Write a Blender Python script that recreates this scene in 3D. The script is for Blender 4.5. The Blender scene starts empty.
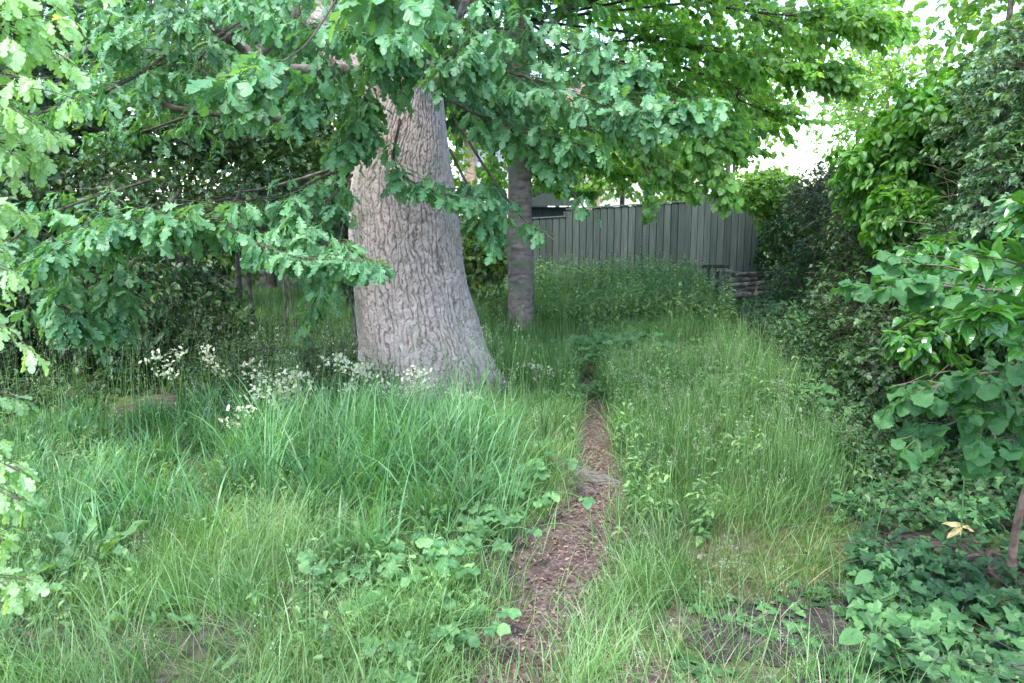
import bpy, math
import numpy as np

# ------------------------------------------------------------------ camera, sky, sun, exposure
scene = bpy.context.scene
F, CX, CY, PITCH, EYE = 796.0, 512.0, 341.5, math.radians(9.6), 1.6
cam_d = bpy.data.cameras.new('camera')
cam_d.sensor_width = 36.0
cam_d.lens = 36.0 * F / 1024.0
cam_d.clip_start, cam_d.clip_end = 0.05, 2000
cam_d.dof.use_dof = True
cam_d.dof.focus_distance = 6.0
cam_d.dof.aperture_fstop = 11.0
cam = bpy.data.objects.new('camera', cam_d)
scene.collection.objects.link(cam)
cam.location = (0, 0, EYE)
cam.rotation_euler = (math.radians(90) - PITCH, 0, 0)
scene.camera = cam

SUN_EL, SUN_AZ = math.radians(62), math.radians(205)     # azimuth clockwise from +Y
world = bpy.data.worlds.new('World')
scene.world = world
world.use_nodes = True
wn = world.node_tree
bg = wn.nodes['Background']
sky = wn.nodes.new('ShaderNodeTexSky')
sky.sky_type = 'NISHITA'
sky.sun_disc = False
sky.sun_elevation = SUN_EL
sky.sun_rotation = SUN_AZ
sky.dust_density = 1.0
sky.air_density = 1.0
sky.ozone_density = 1.0
wn.links.new(sky.outputs[0], bg.inputs[0])
bg.inputs[1].default_value = 0.15
sun_d = bpy.data.lights.new('sun', 'SUN')
sun_d.energy = 1.2
sun_d.angle = math.radians(24)
sun_d.color = (1.0, 0.97, 0.92)
sun = bpy.data.objects.new('sun', sun_d)
scene.collection.objects.link(sun)
sun.rotation_euler = (math.radians(90) - SUN_EL, 0, math.pi - SUN_AZ)
scene.view_settings.view_transform = 'Standard'
scene.view_settings.look = 'None'
scene.view_settings.gamma = 1
scene.view_settings.use_curve_mapping = False
scene.view_settings.exposure = 2.65
scene.cycles.max_bounces = 8
scene.cycles.diffuse_bounces = 3
scene.cycles.glossy_bounces = 2
scene.cycles.transmission_bounces = 4
scene.cycles.use_denoising = True

rng = np.random.default_rng(7)
PI = math.pi

# ------------------------------------------------------------------ helpers
def at(px, py, Y):
    """world point seen at pixel (px, py) on the vertical plane y = Y"""
    x = (px - CX) / F
    u = (CY - py) / F
    c, s = math.cos(PITCH), math.sin(PITCH)
    dy, dz = c + u * s, -s + u * c
    k = Y / dy
    return np.array([x * k, Y, EYE + dz * k])

def on_ground(px, py):
    x = (px - CX) / F
    u = (CY - py) / F
    c, s = math.cos(PITCH), math.sin(PITCH)
    dy, dz = c + u * s, -s + u * c
    k = -EYE / dz
    return np.array([x * k, dy * k])

def hash2(i, j, seed=0):
    n = (i.astype(np.int64) * 374761393 + j.astype(np.int64) * 668265263 + seed * 974634777) & 0xffffffff
    n = ((n ^ (n >> 13)) * 1274126177) & 0xffffffff
    n = (n ^ (n >> 16)) & 0xffffffff
    return n / 4294967295.0

def vnoise(x, y, seed=0, per=None):
    i, j = np.floor(x), np.floor(y)
    fx, fy = x - i, y - j
    fx, fy = fx * fx * (3 - 2 * fx), fy * fy * (3 - 2 * fy)
    i1 = i + 1
    if per:
        i, i1 = np.mod(i, per), np.mod(i1, per)
    a, b = hash2(i, j, seed), hash2(i1, j, seed)
    c, d = hash2(i, j + 1, seed), hash2(i1, j + 1, seed)
    return (a * (1 - fx) + b * fx) * (1 - fy) + (c * (1 - fx) + d * fx) * fy

def fbm(x, y, seed=0, o=4):
    s, a, t = 0, 0.5, 0
    for k in range(o):
        s = s + a * vnoise(x * 2 ** k, y * 2 ** k, seed + k)
        t += a
        a *= 0.5
    return s / t

PATH = np.array([(-0.25, -1.0), (-0.12, 1.5), (-0.01, 2.4), (0.14, 3.06), (0.38, 3.8), (0.50, 4.4), (0.55, 5.2), (0.66, 6.2), (0.66, 7.2), (0.9, 8.4)])
PATH_W = np.array([0.15, 0.15, 0.15, 0.17, 0.18, 0.17, 0.13, 0.10, 0.08, 0.03])

def path_dist(x, y):
    """distance to the path's centre line and the half width there"""
    best = np.full(np.shape(x), 1e9)
    w = np.zeros(np.shape(x))
    for k in range(len(PATH) - 1):
        a, b = PATH[k], PATH[k + 1]
        d = b - a
        t = np.clip(((x - a[0]) * d[0] + (y - a[1]) * d[1]) / (d @ d), 0, 1)
        q = np.hypot(x - a[0] - t * d[0], y - a[1] - t * d[1])
        m = q < best
        best = np.where(m, q, best)
        w = np.where(m, PATH_W[k] * (1 - t) + PATH_W[k + 1] * t, w)
    return best, w

OAK = np.array([-0.72, 6.8])
SLIM = np.array([0.12, 10.4])

def gh(x, y):
    """height of the ground"""
    x, y = np.asarray(x, float), np.asarray(y, float)
    near = np.exp(-((x / 14) ** 2 + ((y - 6) / 14) ** 2))
    h = near * (0.16 * (fbm(x * 0.5 + 3, y * 0.5, 5) - 0.5) + 0.05 * (fbm(x * 2.2, y * 2.2, 9) - 0.5))
    h = h + 0.03 * np.exp(-((x - OAK[0]) ** 2 + (y - OAK[1]) ** 2) / 1.1)
    d, w = path_dist(x, y)
    h = h - 0.045 * np.exp(-(d / 0.3) ** 2)
    h = h + 0.10 * np.exp(-((x - 2.6) ** 2 + (y - 3.4) ** 2) / 0.8)
    return h

class Acc:
    def __init__(s):
        s.v, s.q, s.t, s.qm, s.tm, s.r, s.uv = [], [], [], [], [], [], []
        s.n = 0
    def add(s, v, quads=None, tris=None, rnd=0.5, mat=0, uv=None):
        v = np.asarray(v, np.float32).reshape(-1, 3)
        s.v.append(v)
        if quads is not None and len(quads):
            q = np.asarray(quads, np.int64).reshape(-1, 4) + s.n
            s.q.append(q); s.qm.append(np.full(len(q), mat, np.int32))
        if tris is not None and len(tris):
            t = np.asarray(tris, np.int64).reshape(-1, 3) + s.n
            s.t.append(t); s.tm.append(np.full(len(t), mat, np.int32))
        s.r.append(np.broadcast_to(np.asarray(rnd, np.float32), (len(v),)).copy())
        s.uv.append(np.zeros((len(v), 3), np.float32) if uv is None else np.asarray(uv, np.float32).reshape(-1, 3))
        s.n += len(v)
    def mesh(s, name, mats, smooth=False):
        me = bpy.data.meshes.new(name)
        if not s.v:
            return me
        V = np.concatenate(s.v)
        Q = np.concatenate(s.q) if s.q else np.zeros((0, 4), np.int64)
        T = np.concatenate(s.t) if s.t else np.zeros((0, 3), np.int64)
        me.vertices.add(len(V)); me.vertices.foreach_set('co', V.ravel())
        me.loops.add(Q.size + T.size)
        me.loops.foreach_set('vertex_index', np.concatenate([Q.ravel(), T.ravel()]).astype(np.int32))
        nf = len(Q) + len(T)
        me.polygons.add(nf)
        st = np.concatenate([np.arange(len(Q)) * 4, Q.size + np.arange(len(T)) * 3]).astype(np.int32)
        me.polygons.foreach_set('loop_start', st)
        mi = np.concatenate((s.qm or [np.zeros(0, np.int32)]) + (s.tm or [np.zeros(0, np.int32)])).astype(np.int32)
        me.polygons.foreach_set('material_index', mi)
        me.polygons.foreach_set('use_smooth', np.full(nf, smooth))
        a = me.attributes.new('rnd', 'FLOAT', 'POINT'); a.data.foreach_set('value', np.concatenate(s.r))
        a = me.attributes.new('luv', 'FLOAT_VECTOR', 'POINT'); a.data.foreach_set('vector', np.concatenate(s.uv).ravel())
        for m in (mats if isinstance(mats, (list, tuple)) else [mats]):
            me.materials.append(m)
        me.update(calc_edges=True)
        return me

COL = scene.collection
def thing(name, label, cat, loc=(0, 0, 0), group=None):
    o = bpy.data.objects.new(name, None); COL.objects.link(o)
    o.location = loc; o.empty_display_size = 0.1
    o['label'] = label; o['category'] = cat
    if group: o['group'] = group
    return o
def obj(name, acc, mats, parent=None, smooth=False, loc=None):
    """links an accumulator holding WORLD coordinates; under a parent it is moved to the parent's space"""
    me = acc.mesh(name, mats, smooth)
    o = bpy.data.objects.new(name, me); COL.objects.link(o)
    if parent is not None:
        o.parent = parent
        L = np.array(parent.location, np.float32)
        n = len(me.vertices); co = np.empty(n * 3, np.float32)
        me.vertices.foreach_get('co', co)
        me.vertices.foreach_set('co', (co.reshape(-1, 3) - L).ravel())
        me.update()
    return o
def tag(o, label=None, cat=None, group=None, kind=None):
    for k, v in (('label', label), ('category', cat), ('group', group), ('kind', kind)):
        if v: o[k] = v
    return o
def dup(root, loc, rotz, label, sc=1.0):
    r = root.copy(); COL.objects.link(r); r.location = loc; r.rotation_euler = (0, 0, rotz); r.scale = (sc, sc, sc)
    r['label'] = label
    for ch in list(root.children):
        c = ch.copy(); COL.objects.link(c); c.parent = r
    return r

def nrm(a):
    return a / np.maximum(np.linalg.norm(a, axis=-1, keepdims=True), 1e-9)

def catmull(P, n):
    P = np.asarray(P, float)
    Q = np.vstack([2 * P[0] - P[1], P, 2 * P[-1] - P[-2]])
    t = np.linspace(0, len(P) - 1 - 1e-6, n)
    i = t.astype(int); f = (t - i)[:, None]
    a, b, c, d = Q[i], Q[i + 1], Q[i + 2], Q[i + 3]
    return 0.5 * (2 * b + (c - a) * f + (2 * a - 5 * b + 4 * c - d) * f ** 2 + (3 * b - a - 3 * c + d) * f ** 3)

def tube(acc, P, R, sides=6, mat=0, rnd=0.5, n=None, wob=0.0):
    P = np.asarray(P, float); R = np.asarray(R, float)
    if n:
        P2 = catmull(P, n); R = np.interp(np.linspace(0, 1, n), np.linspace(0, 1, len(R)), R); P = P2
    T = nrm(np.gradient(P, axis=0))
    ref = np.array([0, 0, 1.0]) if abs(T[0][2]) < 0.9 else np.array([1.0, 0, 0])
    S = np.zeros_like(T); s = nrm(np.cross(T[0], ref)); S[0] = s
    for k in range(1, len(T)):
        s = nrm(S[k - 1] - T[k] * (S[k - 1] @ T[k])); S[k] = s
    B = np.cross(T, S)
    a = np.arange(sides) / sides * 2 * PI
    rr = R[:, None] * (1 + wob * (rng.random((len(P), sides)) - 0.5) * 2)
    V = P[:, None] + rr[..., None] * (np.cos(a)[None, :, None] * S[:, None] + np.sin(a)[None, :, None] * B[:, None])
    k = len(P)
    i = np.arange(k - 1)[:, None] * sides; j = np.arange(sides)[None]; j2 = (j + 1) % sides
    q = np.stack([i + j, i + j2, i + sides + j2, i + sides + j], -1).reshape(-1, 4)
    L = np.concatenate([[0], np.cumsum(np.linalg.norm(np.diff(P, axis=0), axis=1))])
    uv = np.stack([np.broadcast_to(a, (k, sides)), np.broadcast_to(L[:, None], (k, sides)), np.zeros((k, sides))], -1)
    acc.add(V, quads=q, rnd=rnd, mat=mat, uv=uv)
    if sides > 4:
        acc.add(V[-1], quads=None, tris=[(0, j, j + 1) for j in range(1, sides - 1)], rnd=rnd, mat=mat)

def twigs(acc, A, B, r0, r1, mat=1, sag=0.06, rnd=0.5, seg=3):
    """many thin three-sided twigs from A to B, slightly bowed"""
    A, B = np.asarray(A, float), np.asarray(B, float)
    m = len(A)
    if m == 0: return
    D = B - A; L = np.linalg.norm(D, axis=1, keepdims=True)
    side = nrm(np.cross(D, rng.normal(size=(m, 3))))
    up = nrm(np.cross(side, D))
    r0 = np.broadcast_to(np.asarray(r0, float), (m,)); r1 = np.broadcast_to(np.asarray(r1, float), (m,))
    bow = rng.normal(size=(m, 1)) * 0.06 * L
    rows = []
    for k in range(seg + 1):
        t = k / seg
        c = A + D * t + side * bow * math.sin(PI * t) + np.array([0, 0, 1]) * sag * L * math.sin(PI * t)
        r = (r0 * (1 - t) + r1 * t)[:, None]
        rows.append(np.stack([c + r * (math.cos(a) * side + math.sin(a) * up) for a in (0, 2.094, 4.189)], 1))
    V = np.stack(rows, 1)                                   # m, seg+1, 3, 3
    base = (np.arange(m) * (seg + 1) * 3)[:, None, None]
    i = (np.arange(seg) * 3)[None, :, None]; j = np.arange(3)[None, None]; j2 = (j + 1) % 3
    q = np.stack([base + i + j, base + i + j2, base + i + 3 + j2, base + i + 3 + j], -1).reshape(-1, 4)
    acc.add(V, quads=q, rnd=rnd, mat=mat)

# ------------------------------------------------------------------ leaf templates (x along, y across, z up)
def template(rows, fold=0.25, droop=0.3, wave=0.0, ph=0.0, stalk=0.0):
    """rows: (side along, side half width, mid along); the ends are single points"""
    rows = list(rows)
    V, uv, Q, T = [], [], [], []
    def z(x, y): return -droop * x * x + fold * abs(y) + wave * math.sin(ph + x * 9) * abs(y)
    V.append((0, 0, 0)); uv.append((0, 0, 0))
    for (sx, w, mx) in rows:
        for (x, y) in ((mx, 0), (sx, w), (sx, -w)):
            V.append((x, y, z(x, y))); uv.append((x, y, 0))
    V.append((1, 0, z(1, 0))); uv.append((1, 0, 0))
    n = len(rows); e = len(V) - 1
    T += [(0, 1, 2), (0, 3, 1)]
    for k in range(n - 1):
        a, b = 1 + 3 * k, 4 + 3 * k
        Q += [(a, b, b + 1, a + 1), (a, a + 2, b + 2, b)]
    a = 1 + 3 * (n - 1)
    T += [(a, e, a + 1), (a, a + 2, e)]
    if stalk:
        k = len(V)
        V += [(0, 0.012, 0), (0, -0.012, 0), (-stalk, -0.01, 0.02), (-stalk, 0.01, 0.02)]
        uv += [(0, 0, 1)] * 4
        Q.append((k, k + 1, k + 2, k + 3))
    return np.array(V, float), np.array(Q).reshape(-1, 4), np.array(T).reshape(-1, 3), np.array(uv, float)

OAKR = [(0.10, 0.02, 0.10), (0.18, 0.035, 0.16), (0.29, 0.15, 0.21), (0.35, 0.13, 0.27), (0.34, 0.045, 0.33),
        (0.50, 0.24, 0.40), (0.58, 0.20, 0.48), (0.52, 0.06, 0.53), (0.71, 0.30, 0.60), (0.80, 0.24, 0.69),
        (0.72, 0.08, 0.75), (0.89, 0.20, 0.81), (0.96, 0.12, 0.89)]
OAKR = [(a, w * 0.88, m_) for a, w, m_ in OAKR]
OAKM = [(0.24, 0.06, 0.16), (0.32, 0.17, 0.27), (0.38, 0.07, 0.36), (0.54, 0.25, 0.46), (0.56, 0.11, 0.55), (0.74, 0.29, 0.66), (0.76, 0.13, 0.76), (0.92, 0.17, 0.88)]
def ell(w, teeth=0, n=8, wide=0.5, heart=0.0):
    r = []
    for k in range(n):
        t = (k + 0.7) / (n + 0.2)
        hw = w * math.sin(PI * t ** (math.log(0.5) / math.log(wide))) ** 0.75
        if teeth: hw *= 1 + teeth * (1 if k % 2 else -1)
        r.append((t - (heart if k == 0 else 0), hw, t))
    return r
TPL = {
    'oak': [template(OAKR, 0.22, 0.35, 0.3, p, 0.06) for p in (0, 2, 4)] + [template(OAKR, 0.1, 0.7, 0.5, 1, 0.06)],
    'oakm': [template(OAKM, 0.22, 0.35, 0.3, p) for p in (0, 2, 4)],
    'lime': [template(ell(0.42, 0.08, 5, 0.42, 0.1), 0.2, d, 0.2, p, 0.2) for d, p in ((0.2, 0), (0.45, 2))],
    'hazel': [template(ell(0.47, 0.07, 13, 0.52, 0.08), 0.14, d, 0.25, p, 0.15) for d, p in ((0.2, 0), (0.45, 2), (0.3, 4))],
    'glossy': [template(ell(0.26, 0, 8, 0.45), 0.3, d, 0.15, p, 0.08) for d, p in ((0.25, 0), (0.5, 2), (-0.1, 3))],
    'broad': [template(ell(0.32, 0, 5, 0.42), 0.3, d, 0.1, p, 0.08) for d, p in ((0.25, 0), (0.5, 2))],
    'small': [template([(0.32, 0.26, 0.3), (0.7, 0.22, 0.7)], 0.25, 0.25), template([(0.3, 0.22, 0.3), (0.65, 0.26, 0.65)], 0.1, 0.5)],
    'ivy': [template([(-0.06, 0.26, 0.06), (0.2, 0.48, 0.14), (0.36, 0.26, 0.3), (0.58, 0.30, 0.5), (0.74, 0.15, 0.7)], f, d, 0.2, 1, 0.3) for f, d in ((0.15, 0.15), (0.25, 0.35))],
    'dock': [template(ell(0.15, 0.04, 10, 0.45), 0.5, d, 0.8, p, 0.2) for d, p in ((0.3, 0), (0.6, 2), (0.15, 4))],
    'nettle': [template(ell(0.22, 0.12, 6, 0.38), 0.3, d, 0.2, p, 0.1) for d, p in ((0.3, 0), (0.5, 2))],
}

def leaves(acc, P, D, Nn, size, kind, mat=0, rnd=None):
    """P base, D tip direction, Nn rough normal, size: per leaf"""
    m = len(P)
    if m == 0: return
    size = np.broadcast_to(np.asarray(size, float), (m,))
    X = nrm(D); Z = nrm(Nn - X * np.sum(Nn * X, 1, keepdims=True)); Yv = np.cross(Z, X)
    rnd = rng.random(m) if rnd is None else rnd
    pick = rng.integers(0, len(TPL[kind]), m)
    for v in range(len(TPL[kind])):
        tv, tq, tt, tu = TPL[kind][v]
        ix = np.where(pick == v)[0]
        if not len(ix): continue
        V = P[ix, None] + size[ix, None, None] * (tv[None, :, 0:1] * X[ix, None] + tv[None, :, 1:2] * Yv[ix, None] + tv[None, :, 2:3] * Z[ix, None])
        off = (np.arange(len(ix)) * len(tv))[:, None, None]
        acc.add(V, quads=(tq[None] + off) if len(tq) else None, tris=(tt[None] + off), rnd=np.repeat(rnd[ix], len(tv)), mat=mat,
                uv=np.broadcast_to(tu, (len(ix),) + tu.shape))

def clusters(acc, C, D, kind, size, per=6, droop=0.5, spread=0.7, twl=0.12, mat=0, flat=0.35, rb=None):
    """leafy twig ends: C twig tips, D twig directions"""
    m = len(C)
    if m == 0: return
    D = nrm(D)
    idx = np.repeat(np.arange(m), per)
    k = np.tile(np.arange(per), m)
    t = rng.random(m * per)
    base = C[idx] - D[idx] * (t * twl)[:, None]
    ang = k * 2.4 + rng.random(m * per) * 0.9
    ref = np.array([0, 0, 1.0])
    s = nrm(np.cross(D, ref) + 1e-3); u = np.cross(s, D)
    rad = s[idx] * np.cos(ang)[:, None] + u[idx] * (np.sin(ang) * flat)[:, None]
    L = D[idx] * (1 - spread * (0.4 + 0.6 * t))[:, None] + rad * spread + np.array([0, 0, -1]) * (droop * (0.4 + rng.random(m * per)))[:, None] + rng.normal(size=(m * per, 3)) * 0.15
    N = np.array([0, 0, 1.0]) + rng.normal(size=(m * per, 3)) * 0.38
    sz = size * (0.6 + 0.55 * rng.random(m * per))
    b = rng.random(m) if rb is None else rb
    leaves(acc, base, L, N, sz, kind, mat, rnd=np.clip(b[idx] * 0.6 + rng.random(m * per) * 0.4, 0, 1))

def bough(acc, P, rad, n, kind, size, per=6, flat=0.4, droop=0.5, r0=0.02, t0=0.15, twl=0.12, wood=1, taper=0.6, sag=0.06, spread=0.7):
    """a leafy bough along a path: a bowed stem, side twigs and leaf clusters round it"""
    C = catmull(P, 24)
    L = np.linalg.norm(np.diff(C, axis=0), axis=1).sum()
    tube(acc, C, np.linspace(r0, r0 * 0.3, 24), sides=6, mat=wood)
    t = t0 + (1 - t0) * rng.random(n) ** 0.85
    f = t * 23; i = np.minimum(f.astype(int), 22); fr = (f - i)[:, None]
    B = C[i] * (1 - fr) + C[i + 1] * fr
    T = nrm(C[i + 1] - C[i])
    R = np.interp(t, [0, 0.5, 1], [rad, rad, rad * (1 - taper)])
    o = rng.normal(size=(n, 3)); o = nrm(o) * (rng.random(n) ** 0.5)[:, None] * R[:, None]
    o[:, 2] *= flat
    o += T * (np.abs(rng.random(n)) * R * 0.8)[:, None]
    E = B + o
    ln = np.linalg.norm(o, axis=1)
    r = np.clip(0.001 + ln * 0.0035, 0.001, 0.004)
    twigs(acc, B - T * (ln * 0.5)[:, None], E, r, 0.0012, mat=wood, sag=sag)
    clusters(acc, E, o + T * 0.3 * R[:, None], kind, size, per, droop, spread, twl)

def blob_pts(c, r, n, shell=0.5, seed=0, lump=0.3, zmin=None):
    """points in a lumpy ellipsoid, mostly near its surface, with outward directions"""
    d = nrm(rng.normal(size=(n, 3)))
    az = np.arctan2(d[:, 1], d[:, 0])
    k = 1 + lump * (fbm(az * 1.3 + 9, d[:, 2] * 2.3 + seed * 7.1, seed) - 0.5) * 2
    q = (shell + (1 - shell) * rng.random(n)) * k
    p = np.asarray(c) + d * q[:, None] * np.asarray(r)
    if zmin is not None:
        m = p[:, 2] > zmin; p, d = p[m], d[m]
    return p, d

def crown_blob(acc, c, r, n, kind, size, per=5, shell=0.45, seed=0, droop=0.4, lump=0.35, twl=None, zmin=None, core=None, spread=0.8):
    p, d = blob_pts(c, r, n, shell, seed, lump, zmin)
    core = np.asarray(c if core is None else core, float)
    s = p - (p - core) * (0.25 + 0.3 * rng.random(len(p)))[:, None] + rng.normal(size=p.shape) * 0.05
    twigs(acc, s, p, 0.002 + size * 0.012, 0.001, mat=1, seg=2)
    dd = d * 0.8 + rng.normal(size=d.shape) * 0.4
    clusters(acc, p, dd, kind, size, per, droop, spread, twl or size * 1.6)

# ------------------------------------------------------------------ materials
def new_mat(name):
    m = bpy.data.materials.new(name); m.use_nodes = True
    nt = m.node_tree; nt.nodes.clear()
    out = nt.nodes.new('ShaderNodeOutputMaterial')
    return m, nt, out
def N(nt, t, **kw):
    n = nt.nodes.new(t)
    for k, v in kw.items(): setattr(n, k, v)
    return n
def ramp(nt, src, stops):
    r = N(nt, 'ShaderNodeValToRGB')
    while len(r.color_ramp.elements) < len(stops): r.color_ramp.elements.new(0.5)
    for e, (p, c) in zip(r.color_ramp.elements, stops):
        e.position = p; e.color = (*c, 1)
    nt.links.new(src, r.inputs[0]); return r
def leaf_mat(name, dark, mid, light, trans=0.35, rough=0.45, spec=0.5, veins=0.0, tcol=None, tsc=1.6):
    m, nt, out = new_mat(name)
    at_ = N(nt, 'ShaderNodeAttribute', attribute_name='rnd')
    r = ramp(nt, at_.outputs['Fac'], [(0, dark), (0.5, mid), (1, light)])
    geo = N(nt, 'ShaderNodeNewGeometry')
    no = N(nt, 'ShaderNodeTexNoise'); no.inputs['Scale'].default_value = 2.2
    nt.links.new(geo.outputs['Position'], no.inputs['Vector'])
    hs = N(nt, 'ShaderNodeHueSaturation')
    mr = N(nt, 'ShaderNodeMapRange'); mr.inputs[1].default_value = 0.3; mr.inputs[2].default_value = 0.7; mr.inputs[3].default_value = 0.75; mr.inputs[4].default_value = 1.25
    nt.links.new(no.outputs[0], mr.inputs[0]); nt.links.new(mr.outputs[0], hs.inputs['Value'])
    nt.links.new(r.outputs[0], hs.inputs['Color'])
    col = hs.outputs[0]
    p = N(nt, 'ShaderNodeBsdfPrincipled')
    if veins:
        lu = N(nt, 'ShaderNodeAttribute', attribute_name='luv')
        sx = N(nt, 'ShaderNodeSeparateXYZ'); nt.links.new(lu.outputs['Vector'], sx.inputs[0])
        ab = N(nt, 'ShaderNodeMath', operation='ABSOLUTE'); nt.links.new(sx.outputs[1], ab.inputs[0])
        m1 = N(nt, 'ShaderNodeMath', operation='MULTIPLY_ADD'); m1.inputs[1].default_value = -0.8
        nt.links.new(ab.outputs[0], m1.inputs[0]); nt.links.new(sx.outputs[0], m1.inputs[2])
        m2 = N(nt, 'ShaderNodeMath', operation='MULTIPLY'); m2.inputs[1].default_value = 2 * PI * 9; nt.links.new(m1.outputs[0], m2.inputs[0])
        m3 = N(nt, 'ShaderNodeMath', operation='SINE'); nt.links.new(m2.outputs[0], m3.inputs[0])
        m4 = N(nt, 'ShaderNodeMath', operation='POWER'); 
        m5 = N(nt, 'ShaderNodeMapRange'); m5.inputs[1].default_value = 0.55; m5.inputs[2].default_value = 1.0
        nt.links.new(m3.outputs[0], m5.inputs[0])
        m6 = N(nt, 'ShaderNodeMapRange'); m6.inputs[1].default_value = 0.02; m6.inputs[2].default_value = 0.005
        nt.links.new(ab.outputs[0], m6.inputs[0])
        mx = N(nt, 'ShaderNodeMath', operation='MAXIMUM'); nt.links.new(m5.outputs[0], mx.inputs[0]); nt.links.new(m6.outputs[0], mx.inputs[1])
        mc = N(nt, 'ShaderNodeMix', data_type='RGBA'); mc.inputs[7].default_value = (*[min(1, c * 1.5 + 0.03) for c in light], 1)
        sc = N(nt, 'ShaderNodeMath', operation='MULTIPLY'); sc.inputs[1].default_value = 0.35 * veins; nt.links.new(mx.outputs[0], sc.inputs[0])
        nt.links.new(sc.outputs[0], mc.inputs[0]); nt.links.new(col, mc.inputs[6]); col = mc.outputs[2]
        bp = N(nt, 'ShaderNodeBump'); bp.inputs['Strength'].default_value = 0.6 * veins; bp.inputs['Distance'].default_value = 0.004; bp.invert = True
        nt.links.new(mx.outputs[0], bp.inputs['Height']); nt.links.new(bp.outputs[0], p.inputs['Normal'])
    p.inputs['Roughness'].default_value = rough
    p.inputs['Specular IOR Level'].default_value = spec
    nt.links.new(col, p.inputs['Base Color'])
    tr = N(nt, 'ShaderNodeBsdfTranslucent')
    tm = N(nt, 'ShaderNodeMix', data_type='RGBA', blend_type='MULTIPLY'); tm.inputs[0].default_value = 1
    tm.inputs[7].default_value = (*(tcol or (1.35 * tsc, 1.25 * tsc, 0.35 * tsc)), 1)
    nt.links.new(col, tm.inputs[6]); nt.links.new(tm.outputs[2], tr.inputs['Color'])
    ms = N(nt, 'ShaderNodeMixShader'); ms.inputs[0].default_value = trans
    nt.links.new(p.outputs[0], ms.inputs[1]); nt.links.new(tr.outputs[0], ms.inputs[2])
    nt.links.new(ms.outputs[0], out.inputs[0])
    return m
def noise_mat(name, c1, c2, scale=8, rough=0.85, bump=0.3, dist=0.02, stretch=(1, 1, 1), c3=None, spec=0.2, contrast=(0.35, 0.65)):
    m, nt, out = new_mat(name)
    tc = N(nt, 'ShaderNodeTexCoord'); mp = N(nt, 'ShaderNodeMapping'); mp.inputs['Scale'].default_value = stretch
    nt.links.new(tc.outputs['Object'], mp.inputs[0])
    no = N(nt, 'ShaderNodeTexNoise'); no.inputs['Scale'].default_value = scale; no.inputs['Detail'].default_value = 8
    nt.links.new(mp.outputs[0], no.inputs['Vector'])
    r = ramp(nt, no.outputs[0], [(contrast[0], c1), (contrast[1], c2)])
    col = r.outputs[0]
    if c3:
        n2 = N(nt, 'ShaderNodeTexNoise'); n2.inputs['Scale'].default_value = scale * 0.2
        nt.links.new(mp.outputs[0], n2.inputs['Vector'])
        rr = ramp(nt, n2.outputs[0], [(0.5, (0, 0, 0)), (0.65, (1, 1, 1))])
        mx = N(nt, 'ShaderNodeMix', data_type='RGBA'); mx.inputs[7].default_value = (*c3, 1)
        nt.links.new(rr.outputs[0], mx.inputs[0]); nt.links.new(col, mx.inputs[6]); col = mx.outputs[2]
    p = N(nt, 'ShaderNodeBsdfPrincipled'); p.inputs['Roughness'].default_value = rough; p.inputs['Specular IOR Level'].default_value = spec
    nt.links.new(col, p.inputs['Base Color'])
    b = N(nt, 'ShaderNodeBump'); b.inputs['Strength'].default_value = bump; b.inputs['Distance'].default_value = dist
    nt.links.new(no.outputs[0], b.inputs['Height']); nt.links.new(b.outputs[0], p.inputs['Normal'])
    nt.links.new(p.outputs[0], out.inputs[0])
    return m

M = {}
M['oak'] = leaf_mat('oak_leaf', (0.04, 0.125, 0.05), (0.08, 0.205, 0.085), (0.16, 0.32, 0.14), 0.33, 0.42, 0.5, veins=0.6)
M['oaknear'] = leaf_mat('lit_tone_oak_leaf', (0.15, 0.30, 0.11), (0.25, 0.42, 0.18), (0.38, 0.54, 0.30), 0.4, 0.32, 0.7, veins=0.8)  # lighter copy of the oak leaf, strong light put into its colour
M['lime'] = leaf_mat('lime_leaf', (0.09, 0.20, 0.06), (0.16, 0.315, 0.105), (0.29, 0.45, 0.18), 0.62, 0.4)  # leaf colour raised to stand in for light through the crown
M['dark'] = leaf_mat('shade_tone_leaf', (0.02, 0.055, 0.02), (0.036, 0.088, 0.028), (0.075, 0.15, 0.04), 0.3, 0.45)  # leaf colour darkened to put shade into hedge bottom and understorey
M['olive'] = leaf_mat('olive_leaf', (0.06, 0.12, 0.03), (0.09, 0.17, 0.035), (0.16, 0.24, 0.05), 0.4, 0.5)
M['pale'] = leaf_mat('backlit_tone_leaf', (0.12, 0.24, 0.06), (0.18, 0.32, 0.08), (0.26, 0.40, 0.12), 0.5, 0.5)  # lightened leaf colour standing in for backlight
M['dogwood'] = leaf_mat('bright_leaf', (0.03, 0.11, 0.015), (0.06, 0.18, 0.024), (0.12, 0.28, 0.045), 0.4, 0.35, veins=0.5)
M['box'] = leaf_mat('small_grey_leaf', (0.04, 0.07, 0.035), (0.065, 0.10, 0.05), (0.11, 0.15, 0.08), 0.2, 0.5)
M['haw'] = leaf_mat('hedge_leaf', (0.035, 0.085, 0.035), (0.08, 0.16, 0.068), (0.19, 0.30, 0.135), 0.25, 0.38, 0.6)
M['hazel'] = leaf_mat('hazel_leaf', (0.03, 0.10, 0.03), (0.045, 0.14, 0.045), (0.08, 0.20, 0.06), 0.35, 0.5, 0.4, veins=1.0)
M['glossy'] = leaf_mat('glossy_leaf', (0.03, 0.11, 0.02), (0.05, 0.165, 0.025), (0.12, 0.28, 0.05), 0.3, 0.22, 0.8, veins=0.3)
M['ivy'] = leaf_mat('ivy_leaf', (0.02, 0.06, 0.02), (0.038, 0.11, 0.034), (0.10, 0.22, 0.07), 0.2, 0.5, 0.35, veins=0.3)
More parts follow.
